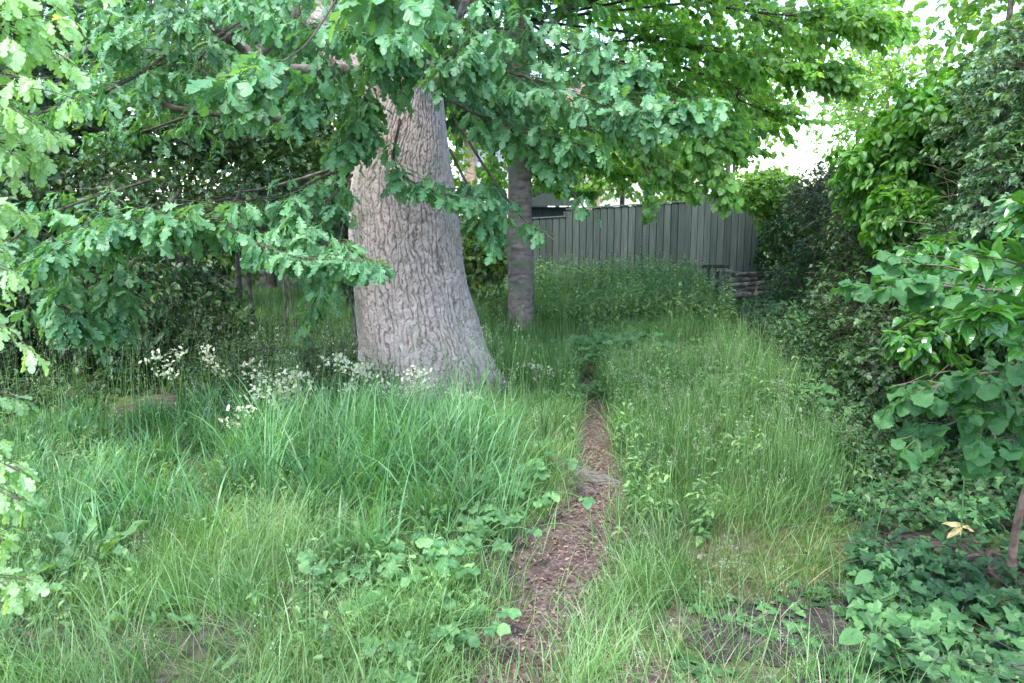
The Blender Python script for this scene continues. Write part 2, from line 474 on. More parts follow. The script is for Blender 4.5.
M['weed'] = leaf_mat('weed_leaf', (0.05, 0.14, 0.05), (0.085, 0.205, 0.07), (0.15, 0.29, 0.10), 0.35, 0.5, veins=0.5)
M['nettle'] = leaf_mat('nettle_leaf', (0.05, 0.12, 0.04), (0.11, 0.215, 0.07), (0.20, 0.33, 0.11), 0.3, 0.55)
M['yellow'] = leaf_mat('yellowed_leaf', (0.50, 0.40, 0.16), (0.55, 0.44, 0.2), (0.6, 0.5, 0.25), 0.3, 0.5, tcol=(1, 1, 0.7))
M['dead'] = leaf_mat('fallen_leaf', (0.06, 0.035, 0.028), (0.12, 0.075, 0.055), (0.30, 0.21, 0.16), 0.1, 0.8, 0.15, tcol=(1, 0.9, 0.6))
M['grass_lush'] = leaf_mat('lush_grass', (0.028, 0.095, 0.035), (0.08, 0.20, 0.08), (0.19, 0.36, 0.155), 0.35, 0.42, 0.4)
M['grass_fine'] = leaf_mat('fine_grass', (0.04, 0.10, 0.03), (0.11, 0.225, 0.07), (0.26, 0.39, 0.18), 0.35, 0.5, 0.35)
M['grass_moss'] = leaf_mat('mossy_grass', (0.05, 0.11, 0.03), (0.10, 0.17, 0.045), (0.20, 0.24, 0.075), 0.3, 0.6, 0.2)
M['straw'] = leaf_mat('dry_grass', (0.20, 0.17, 0.10), (0.34, 0.30, 0.19), (0.5, 0.46, 0.32), 0.25, 0.6, 0.2, tcol=(1, 1, 0.8))
M['seed'] = leaf_mat('seed_head', (0.14, 0.20, 0.10), (0.22, 0.28, 0.16), (0.34, 0.38, 0.26), 0.3, 0.6, 0.2, tcol=(1, 1, 0.8))
M['petal'] = leaf_mat('white_petal', (0.46, 0.48, 0.28), (0.62, 0.62, 0.42), (0.76, 0.74, 0.58), 0.3, 0.6, 0.2, tcol=(1, 1, 0.9))
M['twig'] = noise_mat('twig_bark', (0.035, 0.03, 0.022), (0.09, 0.078, 0.058), 30, 0.85)
M['twigpale'] = noise_mat('pale_twig_bark', (0.07, 0.06, 0.042), (0.17, 0.145, 0.105), 20, 0.85)
M['stembrown'] = noise_mat('brown_stem_bark', (0.10, 0.06, 0.045), (0.24, 0.16, 0.12), 25, 0.85, 0.5, 0.01)
M['limb'] = noise_mat('limb_bark', (0.07, 0.058, 0.048), (0.20, 0.17, 0.145), 14, 0.9, 0.7, 0.02)
M['smoothbark'] = noise_mat('slim_tree_bark', (0.13, 0.095, 0.085), (0.30, 0.24, 0.22), 9, 0.9, 0.5, 0.02, (1, 1, 2.2), c3=(0.16, 0.17, 0.12))
M['wetsoil'] = noise_mat('damp_soil', (0.018, 0.013, 0.013), (0.06, 0.045, 0.045), 30, 0.8, 1.0, 0.02, spec=0.3)
M['soil'] = noise_mat('path_soil', (0.05, 0.036, 0.032), (0.15, 0.11, 0.10), 30, 0.95, 1.0, 0.02, c3=(0.075, 0.05, 0.042))
M['root'] = noise_mat('root_bark', (0.06, 0.048, 0.042), (0.17, 0.145, 0.13), 22, 0.9, 0.8, 0.02, (1, 4, 4))
M['log'] = noise_mat('old_log_bark', (0.06, 0.055, 0.05), (0.24, 0.22, 0.20), 10, 0.9, 0.7, 0.02)
M['cut'] = noise_mat('cut_wood', (0.16, 0.13, 0.10), (0.30, 0.25, 0.19), 20, 0.8)

def fence_mat(name='fence_wood', k=1.0):
    m, nt, out = new_mat(name)
    at_ = N(nt, 'ShaderNodeAttribute', attribute_name='rnd')
    r = ramp(nt, at_.outputs['Fac'], [(0, (0.012 * k, 0.016 * k, 0.015 * k)), (0.4, (0.052 * k, 0.068 * k, 0.061 * k)), (1, (0.098 * k, 0.118 * k, 0.106 * k))])
    tc = N(nt, 'ShaderNodeTexCoord'); mp = N(nt, 'ShaderNodeMapping'); mp.inputs['Scale'].default_value = (30, 30, 1.5)
    nt.links.new(tc.outputs['Object'], mp.inputs[0])
    no = N(nt, 'ShaderNodeTexNoise'); no.inputs['Scale'].default_value = 1.5; no.inputs['Detail'].default_value = 6
    nt.links.new(mp.outputs[0], no.inputs['Vector'])
    r2 = ramp(nt, no.outputs[0], [(0.3, (0.6, 0.62, 0.6)), (0.7, (1.25, 1.25, 1.2))])
    mx = N(nt, 'ShaderNodeMix', data_type='RGBA', blend_type='MULTIPLY'); mx.inputs[0].default_value = 1
    nt.links.new(r.outputs[0], mx.inputs[6]); nt.links.new(r2.outputs[0], mx.inputs[7])
    p = N(nt, 'ShaderNodeBsdfPrincipled'); p.inputs['Roughness'].default_value = 0.8; p.inputs['Specular IOR Level'].default_value = 0.3
    nt.links.new(mx.outputs[2], p.inputs['Base Color'])
    b = N(nt, 'ShaderNodeBump'); b.inputs['Strength'].default_value = 0.4; b.inputs['Distance'].default_value = 0.004
    nt.links.new(no.outputs[0], b.inputs['Height']); nt.links.new(b.outputs[0], p.inputs['Normal'])
    nt.links.new(p.outputs[0], out.inputs[0])
    return m
M['fence'] = fence_mat()

def oak_bark():
    m, nt, out = new_mat('oak_bark')
    at_ = N(nt, 'ShaderNodeAttribute', attribute_name='rnd')      # plate height, 0 in the fissures
    r = ramp(nt, at_.outputs['Fac'], [(0.0, (0.15, 0.10, 0.085)), (0.35, (0.37, 0.275, 0.25)), (0.85, (0.56, 0.44, 0.41))])
    tc = N(nt, 'ShaderNodeTexCoord')
    no = N(nt, 'ShaderNodeTexNoise'); no.inputs['Scale'].default_value = 18; no.inputs['Detail'].default_value = 8
    nt.links.new(tc.outputs['Object'], no.inputs['Vector'])
    r2 = ramp(nt, no.outputs[0], [(0.3, (0.72, 0.72, 0.70)), (0.7, (1.2, 1.2, 1.2))])
    mx = N(nt, 'ShaderNodeMix', data_type='RGBA', blend_type='MULTIPLY'); mx.inputs[0].default_value = 1
    nt.links.new(r.outputs[0], mx.inputs[6]); nt.links.new(r2.outputs[0], mx.inputs[7])
    n2 = N(nt, 'ShaderNodeTexNoise'); n2.inputs['Scale'].default_value = 1.8; n2.inputs['Detail'].default_value = 5
    nt.links.new(tc.outputs['Object'], n2.inputs['Vector'])
    r3 = ramp(nt, n2.outputs[0], [(0.42, (0, 0, 0)), (0.7, (0.6, 0.6, 0.6))])
    mg = N(nt, 'ShaderNodeMix', data_type='RGBA'); mg.inputs[7].default_value = (0.24, 0.25, 0.20, 1)
    nt.links.new(r3.outputs[0], mg.inputs[0]); nt.links.new(mx.outputs[2], mg.inputs[6])
    p = N(nt, 'ShaderNodeBsdfPrincipled'); p.inputs['Roughness'].default_value = 0.9; p.inputs['Specular IOR Level'].default_value = 0.15
    nt.links.new(mg.outputs[2], p.inputs['Base Color'])
    b = N(nt, 'ShaderNodeBump'); b.inputs['Strength'].default_value = 0.7; b.inputs['Distance'].default_value = 0.012
    nt.links.new(no.outputs[0], b.inputs['Height']); nt.links.new(b.outputs[0], p.inputs['Normal'])
    nt.links.new(p.outputs[0], out.inputs[0])
    return m
M['oakbark'] = oak_bark()

def ground_mat():
    m, nt, out = new_mat('ground')
    geo = N(nt, 'ShaderNodeNewGeometry')
    no = N(nt, 'ShaderNodeTexNoise'); no.inputs['Scale'].default_value = 22; no.inputs['Detail'].default_value = 8
    nt.links.new(geo.outputs['Position'], no.inputs['Vector'])
    r1 = ramp(nt, no.outputs[0], [(0.35, (0.045, 0.033, 0.028)), (0.65, (0.135, 0.10, 0.088))])
    r2 = ramp(nt, no.outputs[0], [(0.35, (0.035, 0.06, 0.02)), (0.65, (0.09, 0.13, 0.04))])
    n2 = N(nt, 'ShaderNodeTexNoise'); n2.inputs['Scale'].default_value = 1.6; n2.inputs['Detail'].default_value = 5
    nt.links.new(geo.outputs['Position'], n2.inputs['Vector'])
    r3 = ramp(nt, n2.outputs[0], [(0.45, (0, 0, 0)), (0.58, (1, 1, 1))])
    at_ = N(nt, 'ShaderNodeAttribute', attribute_name='rnd')      # 1 = grassy
    mu = N(nt, 'ShaderNodeMath', operation='MAXIMUM')
    nt.links.new(r3.outputs[0], mu.inputs[0]); nt.links.new(at_.outputs['Fac'], mu.inputs[1])
    mx = N(nt, 'ShaderNodeMix', data_type='RGBA')
    nt.links.new(mu.outputs[0], mx.inputs[0]); nt.links.new(r1.outputs[0], mx.inputs[6]); nt.links.new(r2.outputs[0], mx.inputs[7])
    p = N(nt, 'ShaderNodeBsdfPrincipled'); p.inputs['Roughness'].default_value = 0.95; p.inputs['Specular IOR Level'].default_value = 0.15
    nt.links.new(mx.outputs[2], p.inputs['Base Color'])
    b = N(nt, 'ShaderNodeBump'); b.inputs['Strength'].default_value = 0.8; b.inputs['Distance'].default_value = 0.02
    nt.links.new(no.outputs[0], b.inputs['Height']); nt.links.new(b.outputs[0], p.inputs['Normal'])
    nt.links.new(p.outputs[0], out.inputs[0])
    return m
M['ground'] = ground_mat()

# ------------------------------------------------------------------ ground and path
def make_ground():
    xs = np.concatenate([[-900, -400, -150, -60, -30, -18], np.arange(-12, -3, 0.3), np.arange(-3, 3.6, 0.05), np.arange(3.6, 9, 0.3), [12, 18, 30, 60, 150, 400, 900]])
    ys = np.concatenate([[-900, -300, -100, -30, -10, -4, -1], np.arange(0.5, 9, 0.05), np.arange(9, 22, 0.3), [24, 30, 45, 80, 150, 400, 900]])
    X, Y = np.meshgrid(xs, ys)
    Z = gh(X, Y)
    nx = len(xs); i = np.arange(len(ys) - 1)[:, None] * nx; j = np.arange(nx - 1)[None]
    q = np.stack([i + j, i + j + 1, i + nx + j + 1, i + nx + j], -1).reshape(-1, 4)
    g = np.clip((np.hypot(X, Y - 6) - 10) / 5, 0, 1)
    a = Acc(); a.add(np.stack([X, Y, Z], -1), quads=q, rnd=g.ravel())
    tag(obj('ground', a, M['ground'], smooth=True), kind='structure')
    # worn path: a ragged strip a few millimetres above the ground
    n = 260; c = catmull(np.c_[PATH, np.zeros(len(PATH))], n)[:, :2]
    w = np.interp(np.linspace(0, 1, n), np.linspace(0, 1, len(PATH)), PATH_W)
    T = nrm(np.gradient(c, axis=0)); S = np.c_[T[:, 1], -T[:, 0]]
    cols = np.linspace(-1, 1, 15)
    t = np.arange(n) * 0.035 * 2.2
    wl = w * (1 + 0.9 * (fbm(t * 2, t * 0, 31) - 0.5)); wr = w * (1 + 0.9 * (fbm(t * 2, t * 0 + 5, 33) - 0.5))
    off = np.where(cols[None] < 0, cols[None] * wl[:, None], cols[None] * wr[:, None])
    Pn = c[:, None] + S[:, None] * off[..., None]
    Zp = gh(Pn[..., 0], Pn[..., 1]) + 0.006 + 0.012 * (fbm(Pn[..., 0] * 16, Pn[..., 1] * 16, 3) - 0.3) * (1 - np.abs(cols)[None])
    i = np.arange(n - 1)[:, None] * 15; j = np.arange(14)[None]
    q = np.stack([i + j, i + j + 1, i + 16 + j, i + 15 + j], -1).reshape(-1, 4)
    a = Acc(); a.add(np.concatenate([Pn, Zp[..., None]], -1), quads=q)
    tag(obj('dirt_path', a, M['soil'], smooth=True), kind='structure')
    # bare patch beside the ivy
    a = Acc()
    for cx, cy, rx, ry in ((1.22, 2.92, 0.40, 0.28), (0.86, 2.72, 0.2, 0.16), (1.28, 2.42, 0.3, 0.2)):
        k = 48; R = np.linspace(0, 1, 12); A = np.arange(k) / k * 2 * PI
        rr = R[:, None] * (1 + 0.35 * (vnoise(A * 2.5, A * 0 + cx * 9, 4)[None] - 0.5) * 2)
        x = cx + rr * rx * np.cos(A); y = cy + rr * ry * np.sin(A)
        z = gh(x, y) + 0.005 + 0.01 * (fbm(x * 18, y * 18, 8) - 0.2) * (1 - R[:, None]) + cx * 0.002
        i = np.arange(11)[:, None] * k; j = np.arange(k)[None]; j2 = (j + 1) % k
        q = np.stack([i + j, i + k + j, i + k + j2, i + j2], -1).reshape(-1, 4)
        a.add(np.stack([x, y, z], -1), quads=q)
    tag(obj('bare_soil', a, M['wetsoil'], smooth=True), kind='structure')
make_ground()

# ------------------------------------------------------------------ bark trunks with real relief
def bark_trunk(acc, zs, cx, cy, rx, ry, nu, cell_u, cell_v, depth, seed, but=None, z0=0.0):
    """stacked rings with fissured plates; cell_u must divide the turn"""
    nz = len(zs)
    A = np.arange(nu) / nu * 2 * PI
    U = np.broadcast_to(A / (2 * PI) * cell_u, (nz, nu)); Vv = np.broadcast_to((zs / cell_v)[:, None], (nz, nu))
    wx = (vnoise(U * 0.5, Vv * 0.6, seed + 1, per=cell_u // 2) - 0.5) * 1.2 + (vnoise(U * 2, Vv * 2.5, seed + 71, per=cell_u * 2) - 0.5) * 0.5
    wy = (vnoise(U * 1.0, Vv * 0.5, seed + 2, per=cell_u) - 0.5) * 0.9
    def cells(u, v, per, sd):
        f1 = np.full(u.shape, 9.0); f2 = np.full(u.shape, 9.0)
        iu, iv = np.floor(u), np.floor(v)
        for a in (-1, 0, 1):
            for b in (-1, 0, 1):
                cu, cv = iu + a, iv + b
                hu = np.mod(cu, per)
                qx = cu + 0.1 + 0.8 * hash2(hu, cv, sd + 5); qy = cv + 0.1 + 0.8 * hash2(hu, cv, sd + 6)
                d = np.hypot(u - qx, v - qy)
                m = d < f1
                f2 = np.where(m, f1, np.minimum(f2, d)); f1 = np.where(m, d, f1)
        return f2 - f1
    # irregular upright plates: wandering columns broken by short cross cracks
    uu = U + (vnoise(U * 0.5, Vv * 0.45, seed + 1, per=cell_u // 2) - 0.5) * 1.3 + (vnoise(U * 1, Vv * 1.1, seed + 71, per=cell_u) - 0.5) * 0.8 + (vnoise(U * 4, Vv * 5, seed + 72, per=cell_u * 4) - 0.5) * 0.40
    c = np.floor(uu); fu = uu - c; cm = np.mod(c, cell_u)
    vv = Vv * (0.75 + 0.5 * hash2(cm, cm * 0, seed + 3)) + 7 * hash2(cm, cm * 0 + 1, seed + 4) + (fu - 0.5) * (hash2(cm, cm * 0 + 2, seed + 9) - 0.5) * 1.3 + (vnoise(U * 3, Vv * 2, seed + 73, per=cell_u * 3) - 0.5) * 0.7
    fv = vv - np.floor(vv)
    sl = vnoise(cm * 3.1, Vv * 0.9, seed + 74); sr = vnoise(np.mod(c + 1, cell_u) * 3.1, Vv * 0.9, seed + 74)
    wl_, wr_ = 0.10 + 0.24 * sl, 0.10 + 0.24 * sr
    kl, kr = np.clip(sl * 3.0 - 0.1, 0, 1), np.clip(sr * 3.0 - 0.1, 0, 1)
    el = 1 - kl * (1 - np.clip(fu / wl_, 0, 1)); er = 1 - kr * (1 - np.clip((1 - fu) / wr_, 0, 1))
    xs_ = 0.5 + 0.6 * hash2(cm, np.floor(vv), seed + 12)
    eh = np.clip(1 - xs_ * (1 - np.clip(np.minimum(fv, 1 - fv) / 0.11, 0, 1)), 0, 1)
    fine = vnoise(U * 5, Vv * 9, seed + 8, per=cell_u * 5); fin2 = vnoise(U * 10, Vv * 16, seed + 18, per=cell_u * 10)
    tone = hash2(cm, np.floor(vv), seed + 33)
    e = np.minimum(np.minimum(el, er), eh) ** 0.8 * (0.55 + 0.28 * fine + 0.17 * fin2) * (0.85 + 0.15 * tone)
    h = depth * (e - 0.6) + 0.03 * (vnoise(U * 0.25, Vv * 0.3, seed + 11, per=max(1, cell_u // 4)) - 0.5)
    k = np.ones((nz, nu))
    if but is not None: k = but(A[None], zs[:, None])
    X = cx[:, None] + (rx[:, None] * k + h) * np.cos(A); Y = cy[:, None] + (ry[:, None] * k + h) * np.sin(A)
    V = np.stack([X, Y, np.broadcast_to(zs[:, None], X.shape)], -1)
    i = np.arange(nz - 1)[:, None] * nu; j = np.arange(nu)[None]; j2 = (j + 1) % nu
    q = np.stack([i + j, i + j2, i + nu + j2, i + nu + j], -1).reshape(-1, 4)
    acc.add(V, quads=q, rnd=e.ravel())

def profile(rows, Y0, zs):
    """rows (py, left, right) seen at depth Y0 -> centre x and radius against height"""
    r = [(at(CX, py, Y0)[2], at((l + rr) / 2, py, Y0)[0], (at(rr, py, Y0)[0] - at(l, py, Y0)[0]) / 2) for py, l, rr in rows]
    r = np.array(sorted(r))
    return np.interp(zs, r[:, 0], r[:, 1]), np.interp(zs, r[:, 0], r[:, 2])
def smooth(a, k=25):
    p = np.pad(a, k, mode='edge'); return np.convolve(p, np.ones(2 * k + 1) / (2 * k + 1), 'valid')

def oak():
    Y0 = 6.8
    root = thing('oak_tree', 'big old oak with thick pale fissured trunk beside the path', 'tree', (OAK[0], Y0, 0))
    a = Acc()
    zs = np.arange(-0.1, 3.6, 0.006)
    cx, rx = profile([(470, 345, 545), (420, 356, 520), (400, 361, 506), (380, 363, 496), (350, 362, 486), (300, 357, 471), (250, 352, 461), (200, 350, 455), (165, 352, 451), (140, 366, 448), (110, 378, 445), (60, 386, 441), (0, 389, 438), (-120, 392, 434)], Y0, zs)
    cx, rx = smooth(cx), smooth(rx)
    cy = Y0 + 0 * zs; ry = np.minimum(rx, 0.52)
    def but(A, z):
        f = np.clip((0.75 - z) / 0.75, 0, 1) ** 1.8
        lob = 0.5 + 0.5 * np.cos(5 * (A + 0.6)); 
        toe = np.exp(-((np.mod(A + 0.35 + PI, 2 * PI) - PI) / 0.35) ** 2)
        return 1 + f * (0.16 * lob + 0.28 * toe)
    bark_trunk(a, zs, cx, cy, rx, ry, 800, 66, 0.10, 0.021, 3, but)
    obj('trunk', a, M['oakbark'], root, smooth=True)
    # left stem of the fork
    a = Acc()
    zs = np.arange(1.7, 3.9, 0.009)
    cx, rx = profile([(200, 372, 420), (170, 352, 402), (130, 345, 398), (100, 336, 384), (60, 320, 364), (0, 296, 338), (-60, 270, 310)], Y0, zs)
    bark_trunk(a, zs, smooth(cx), Y0 + 0.02 + 0 * zs, smooth(rx), smooth(rx), 260, 30, 0.11, 0.015, 13)
    obj('limb', a, M['oakbark'], root, smooth=True)
    # limbs seen against the leaves
    for pts, r0, r1 in (
        ([at(300, 10, 6.8), at(230, 80, 6.3), at(205, 72, 6.0), at(160, 58, 5.8), at(110, 44, 5.6), at(60, 60, 5.5)], 0.055, 0.02),
        ([at(352, 70, 6.7), at(275, 68, 6.3), at(240, 45, 6.2), at(215, 28, 6.0), at(190, -10, 5.8)], 0.05, 0.03),
        ([at(300, 120, 6.6), at(200, 112, 6.3), at(165, 104, 6.2), at(130, 80, 6.0), at(108, 40, 5.9)], 0.03, 0.012),
        ([at(360, 158, 6.5), at(310, 176, 6.0), at(265, 188, 5.8), at(235, 192, 5.6)], 0.016, 0.006),
        ([at(400, 70, 6.7), at(440, 20, 6.2), at(470, -60, 5.6), at(480, -160, 4.9), at(460, -290, 4.2)], 0.10, 0.04),
        ([at(420, 40, 6.8), at(520, -60, 7.2), at(640, -180, 7.6), at(760, -330, 8.0)], 0.12, 0.04),
        ([at(320, 0, 6.8), at(200, -90, 6.8), at(60, -220, 7.0), at(-160, -380, 7.4)], 0.12, 0.04),
        ([at(330, -40, 6.8), at(280, -180, 8.0), at(200, -330, 9.5)], 0.10, 0.03),
    ):
        b = Acc(); tube(b, pts, np.linspace(r0, r1, len(pts)), 9, n=34, wob=0.08)
        obj('limb', b, M['limb'], root, smooth=True)
    # surface root crossing the path
    b = Acc()
    g = [(-0.15, 6.15, 0.0, 0.08), (0.06, 5.4, -0.02, 0.065), (0.22, 4.92, 0.0, 0.06), (0.34, 4.62, 0.03, 0.062), (0.54, 4.48, 0.028, 0.055), (0.76, 4.40, -0.04, 0.03)]
    tube(b, [(x, y, float(gh(x, y)) + z - 0.02) for x, y, z, r in g], [r for *_, r in g], 14, n=50, wob=0.06)
    g = [(0.02, 5.0, -0.05, 0.03), (0.16, 4.76, 0.01, 0.045), (0.34, 4.45, 0.008, 0.04), (0.5, 4.30, 0.0, 0.032), (0.62, 4.25, -0.04, 0.02)]
    tube(b, [(x, y, float(gh(x, y)) + z - 0.02) for x, y, z, r in g], [r for *_, r in g], 12, n=40, wob=0.06)
    obj('root', b, M['root'], root, smooth=True)

    c = Acc()
    def B(pts, rad, n, size=0.132, kind='oak', droop=0.6, r0=0.012, **k):
        bough(c, [at(*p) for p in pts], rad, int(n * 0.85), kind, size, droop=droop * 0.6, r0=r0, spread=0.9, **k)
    # low sprays hanging on the near side
    B([(352, 165, 6.3), (320, 178, 5.8), (250, 215, 5.2), (170, 222, 4.9), (95, 235, 4.7), (20, 265, 4.5)], 0.42, 150, flat=0.32, droop=0.75)
    B([(352, 175, 6.3), (330, 200, 5.6), (310, 235, 5.1), (345, 250, 4.9)], 0.30, 60, flat=0.35, droop=0.8)
    B([(240, 190, 5.6), (230, 225, 5.0), (290, 255, 4.7), (370, 262, 4.5)], 0.24, 55, flat=0.30, droop=0.8)
    B([(120, 200, 5.6), (90, 240, 5.2), (60, 290, 5.0), (75, 325, 4.8)], 0.36, 60, flat=0.5, droop=0.7)
    B([(180, 190, 5.6), (140, 250, 5.4), (120, 290, 5.2), (110, 335, 5.1)], 0.28, 40, flat=0.45, droop=0.7)
    B([(150, 180, 5.9), (60, 210, 5.4), (0, 250, 5.1), (-40, 300, 4.9)], 0.34, 60, flat=0.5, droop=0.7)
    B([(350, 180, 6.5), (340, 240, 6.4), (320, 290, 6.3), (300, 330, 6.3)], 0.26, 30, flat=0.7, droop=0.7)
    B([(420, 40, 6.3), (380, 70, 5.8), (362, 110, 5.7), (358, 150, 5.7)], 0.26, 40, flat=0.8, droop=0.7)
    B([(330, 60, 6.3), (350, 90, 5.9), (375, 105, 5.8)], 0.22, 24, flat=0.8, droop=0.7)
    # upper left
    for k in range(11):
        x0, y0 = rng.uniform(60, 330), rng.uniform(-30, 120)
        x1, y1 = x0 + rng.uniform(-150, 120), y0 + rng.uniform(10, 70)
        d = rng.uniform(4.6, 6.4)
        B([(x0 + 60, y0 - 40, d + 1.0), (x0, y0, d + 0.4), (x1, y1, d)], 0.42, 40, flat=0.45, droop=0.65, size=0.115)
    # over the trunk top
    for x0, y0, x1, y1, d, n, rad in ((420, -30, 380, 60, 5.4, 70, 0.40), (330, 30, 300, 110, 5.2, 55, 0.38), (360, 90, 345, 150, 5.7, 26, 0.26), (470, 10, 450, 70, 5.4, 60, 0.4), (380, -10, 400, 95, 5.6, 30, 0.28), (300, 20, 400, 40, 4.8, 45, 0.35)):
        B([(x0 + 10, y0 - 60, d + 0.8), (x0, y0, d + 0.2), ((x0 + x1) / 2 + 10, (y0 + y1) / 2, d), (x1, y1, d - 0.2)], rad, n, flat=0.55, droop=0.7)
    # the long spray to the right of the trunk
    B([(440, 60, 6.4), (500, 70, 5.7), (570, 92, 5.4), (640, 112, 5.2), (700, 108, 5.1)], 0.40, 130, flat=0.42, droop=0.7)
    B([(450, 30, 6.4), (520, 30, 5.8), (580, 50, 5.5), (640, 75, 5.4)], 0.40, 90, flat=0.45, droop=0.65)
    B([(450, 100, 6.2), (500, 125, 5.7), (560, 140, 5.5), (600, 150, 5.4)], 0.26, 34, flat=0.45, droop=0.75)
    B([(500, 120, 5.8), (550, 165, 5.6), (590, 215, 5.5)], 0.12, 9, flat=0.6, droop=0.8, taper=0.2)
    # the small hanging sprays across the trunk and by the slim tree
    B([(400, 120, 6.3), (395, 165, 5.8), (430, 190, 5.6), (480, 200, 5.5)], 0.20, 34, flat=0.35, droop=0.7)
    B([(450, 150, 6.3), (470, 190, 5.9), (485, 215, 5.8), (490, 240, 5.7)], 0.22, 26, flat=0.6, droop=0.75)
    B([(455, 120, 6.4), (500, 190, 5.9), (530, 225, 5.7), (555, 235, 5.6)], 0.13, 8, flat=0.5, droop=0.75)
    # big leaves hanging close overhead
    B([(480, -330, 4.0), (420, -160, 3.2), (330, 10, 2.9), (285, 60, 2.75), (225, 78, 2.65)], 0.12, 15, flat=0.5, droop=0.7, r0=0.006, t0=0.72, size=0.13)
    B([(480, -360, 3.2), (460, -160, 2.4), (420, -20, 2.1), (350, -8, 2.0)], 0.08, 8, flat=0.4, droop=0.5, r0=0.005, t0=0.75, size=0.11)
    # deeper and higher crown, above and behind the trunk
    for k in range(26):
        th = rng.uniform(0, 2 * PI); rr = rng.uniform(0.8, 5.0)
        x, y = OAK[0] - 0.3 + rr * math.cos(th) * 1.1, OAK[1] + 0.5 + rr * math.sin(th)
        if y < 4.6: y = 4.6 + rng.uniform(0, 2)
        z = 3.3 + rng.uniform(0.3, 2.5)
        bough(c, [np.array([OAK[0] - 0.2, OAK[1], 3.4]), np.array([(x + OAK[0]) / 2, (y + OAK[1]) / 2, z + 0.3]), np.array([x, y, z])], 0.85, 85, 'oakm', 0.15, flat=0.5, r0=0.05, t0=0.35)
    for k in range(10):
        x, y = rng.uniform(-4.5, 0.5), rng.uniform(7.2, 9.5)
        z = rng.uniform(2.2, 3.3)
        bough(c, [np.array([OAK[0] - 0.2, OAK[1] + .2, 3.2]), np.array([(x + OAK[0]) / 2, (y + OAK[1]) / 2, z + 0.4]), np.array([x, y, z])], 0.7, 60, 'oakm', 0.14, flat=0.5, r0=0.03, t0=0.35)
    obj('crown', c, [M['oak'], M['twig']], root)
oak()

def near_oak():
    root = thing('oak_sapling', 'bright young oak closest to the camera reaching in past the frame edge', 'tree', (-2.3, 2.0, 0))
    a = Acc(); tube(a, [(-2.3, 2.0, -0.1), (-2.28, 2.02, 1.0), (-2.2, 1.95, 2.0), (-2.1, 1.95, 3.2)], [0.07, 0.055, 0.04, 0.02], 10, n=30, wob=0.05)
    obj('trunk', a, M['limb'], root, smooth=True)
    c = Acc()
    for px, py, d, rad, n in ((30, 30, 1.95, 0.17, 42), (10, 100, 1.9, 0.17, 40), (25, 150, 2.0, 0.13, 26), (5, 210, 1.9, 0.12, 22), (-18, 270, 1.9, 0.12, 20), (-25, 330, 1.9, 0.12, 18), (0, 400, 2.0, 0.07, 10), (-5, 470, 1.75, 0.09, 14), (-4, 500, 1.7, 0.06, 7), (-10, 590, 1.7, 0.08, 10), (-20, 540, 1.8, 0.07, 7), (20, -20, 2.0, 0.2, 34)):
        e = at(px + (24 if py > 240 else 0), py, d)
        s = np.array([-2.22, 2.0, min(3.0, max(0.5, e[2] + 0.15))])
        bough(c, [s, (s + e) / 2 + np.array([0, 0, 0.08]), e], rad, int(n * 1.4), 'oak', 0.056, per=6, flat=0.8, r0=0.008, t0=0.6, twl=0.06, taper=0.2)
    obj('crown', c, [M['oaknear'], M['twig']], root)
near_oak()

def simple_tree(name, label, cat, base, stems, blobs, kind, size, mats, group=None, bark='smoothbark', per=5, droop=0.4, limbs=(), lump=0.35, shell=0.4, zmin=None, stemname='trunk'):
    """stems: lists of (x,y,z,r); blobs: (centre, radii, clusters)"""
    root = thing(name, label, cat, (base[0], base[1], float(gh(base[0], base[1]))), group)
    for st in stems:
        a = Acc(); tube(a, [s[:3] for s in st], [s[3] for s in st], 12 if st[0][3] > 0.05 else 7, n=30, wob=0.05)
        obj(stemname, a, M[bark], root, smooth=True)
    for st in limbs:
        a = Acc(); tube(a, [s[:3] for s in st], [s[3] for s in st], 8, n=24, wob=0.06)
        obj('limb', a, M[bark], root, smooth=True)
    c = Acc()
    for i, (cc, rr, n) in enumerate(blobs):
        crown_blob(c, cc, rr, n, kind, size, per=per, seed=i + len(label), droop=droop, lump=lump, shell=shell, zmin=zmin)
    obj('crown', c, mats, root)
    return root

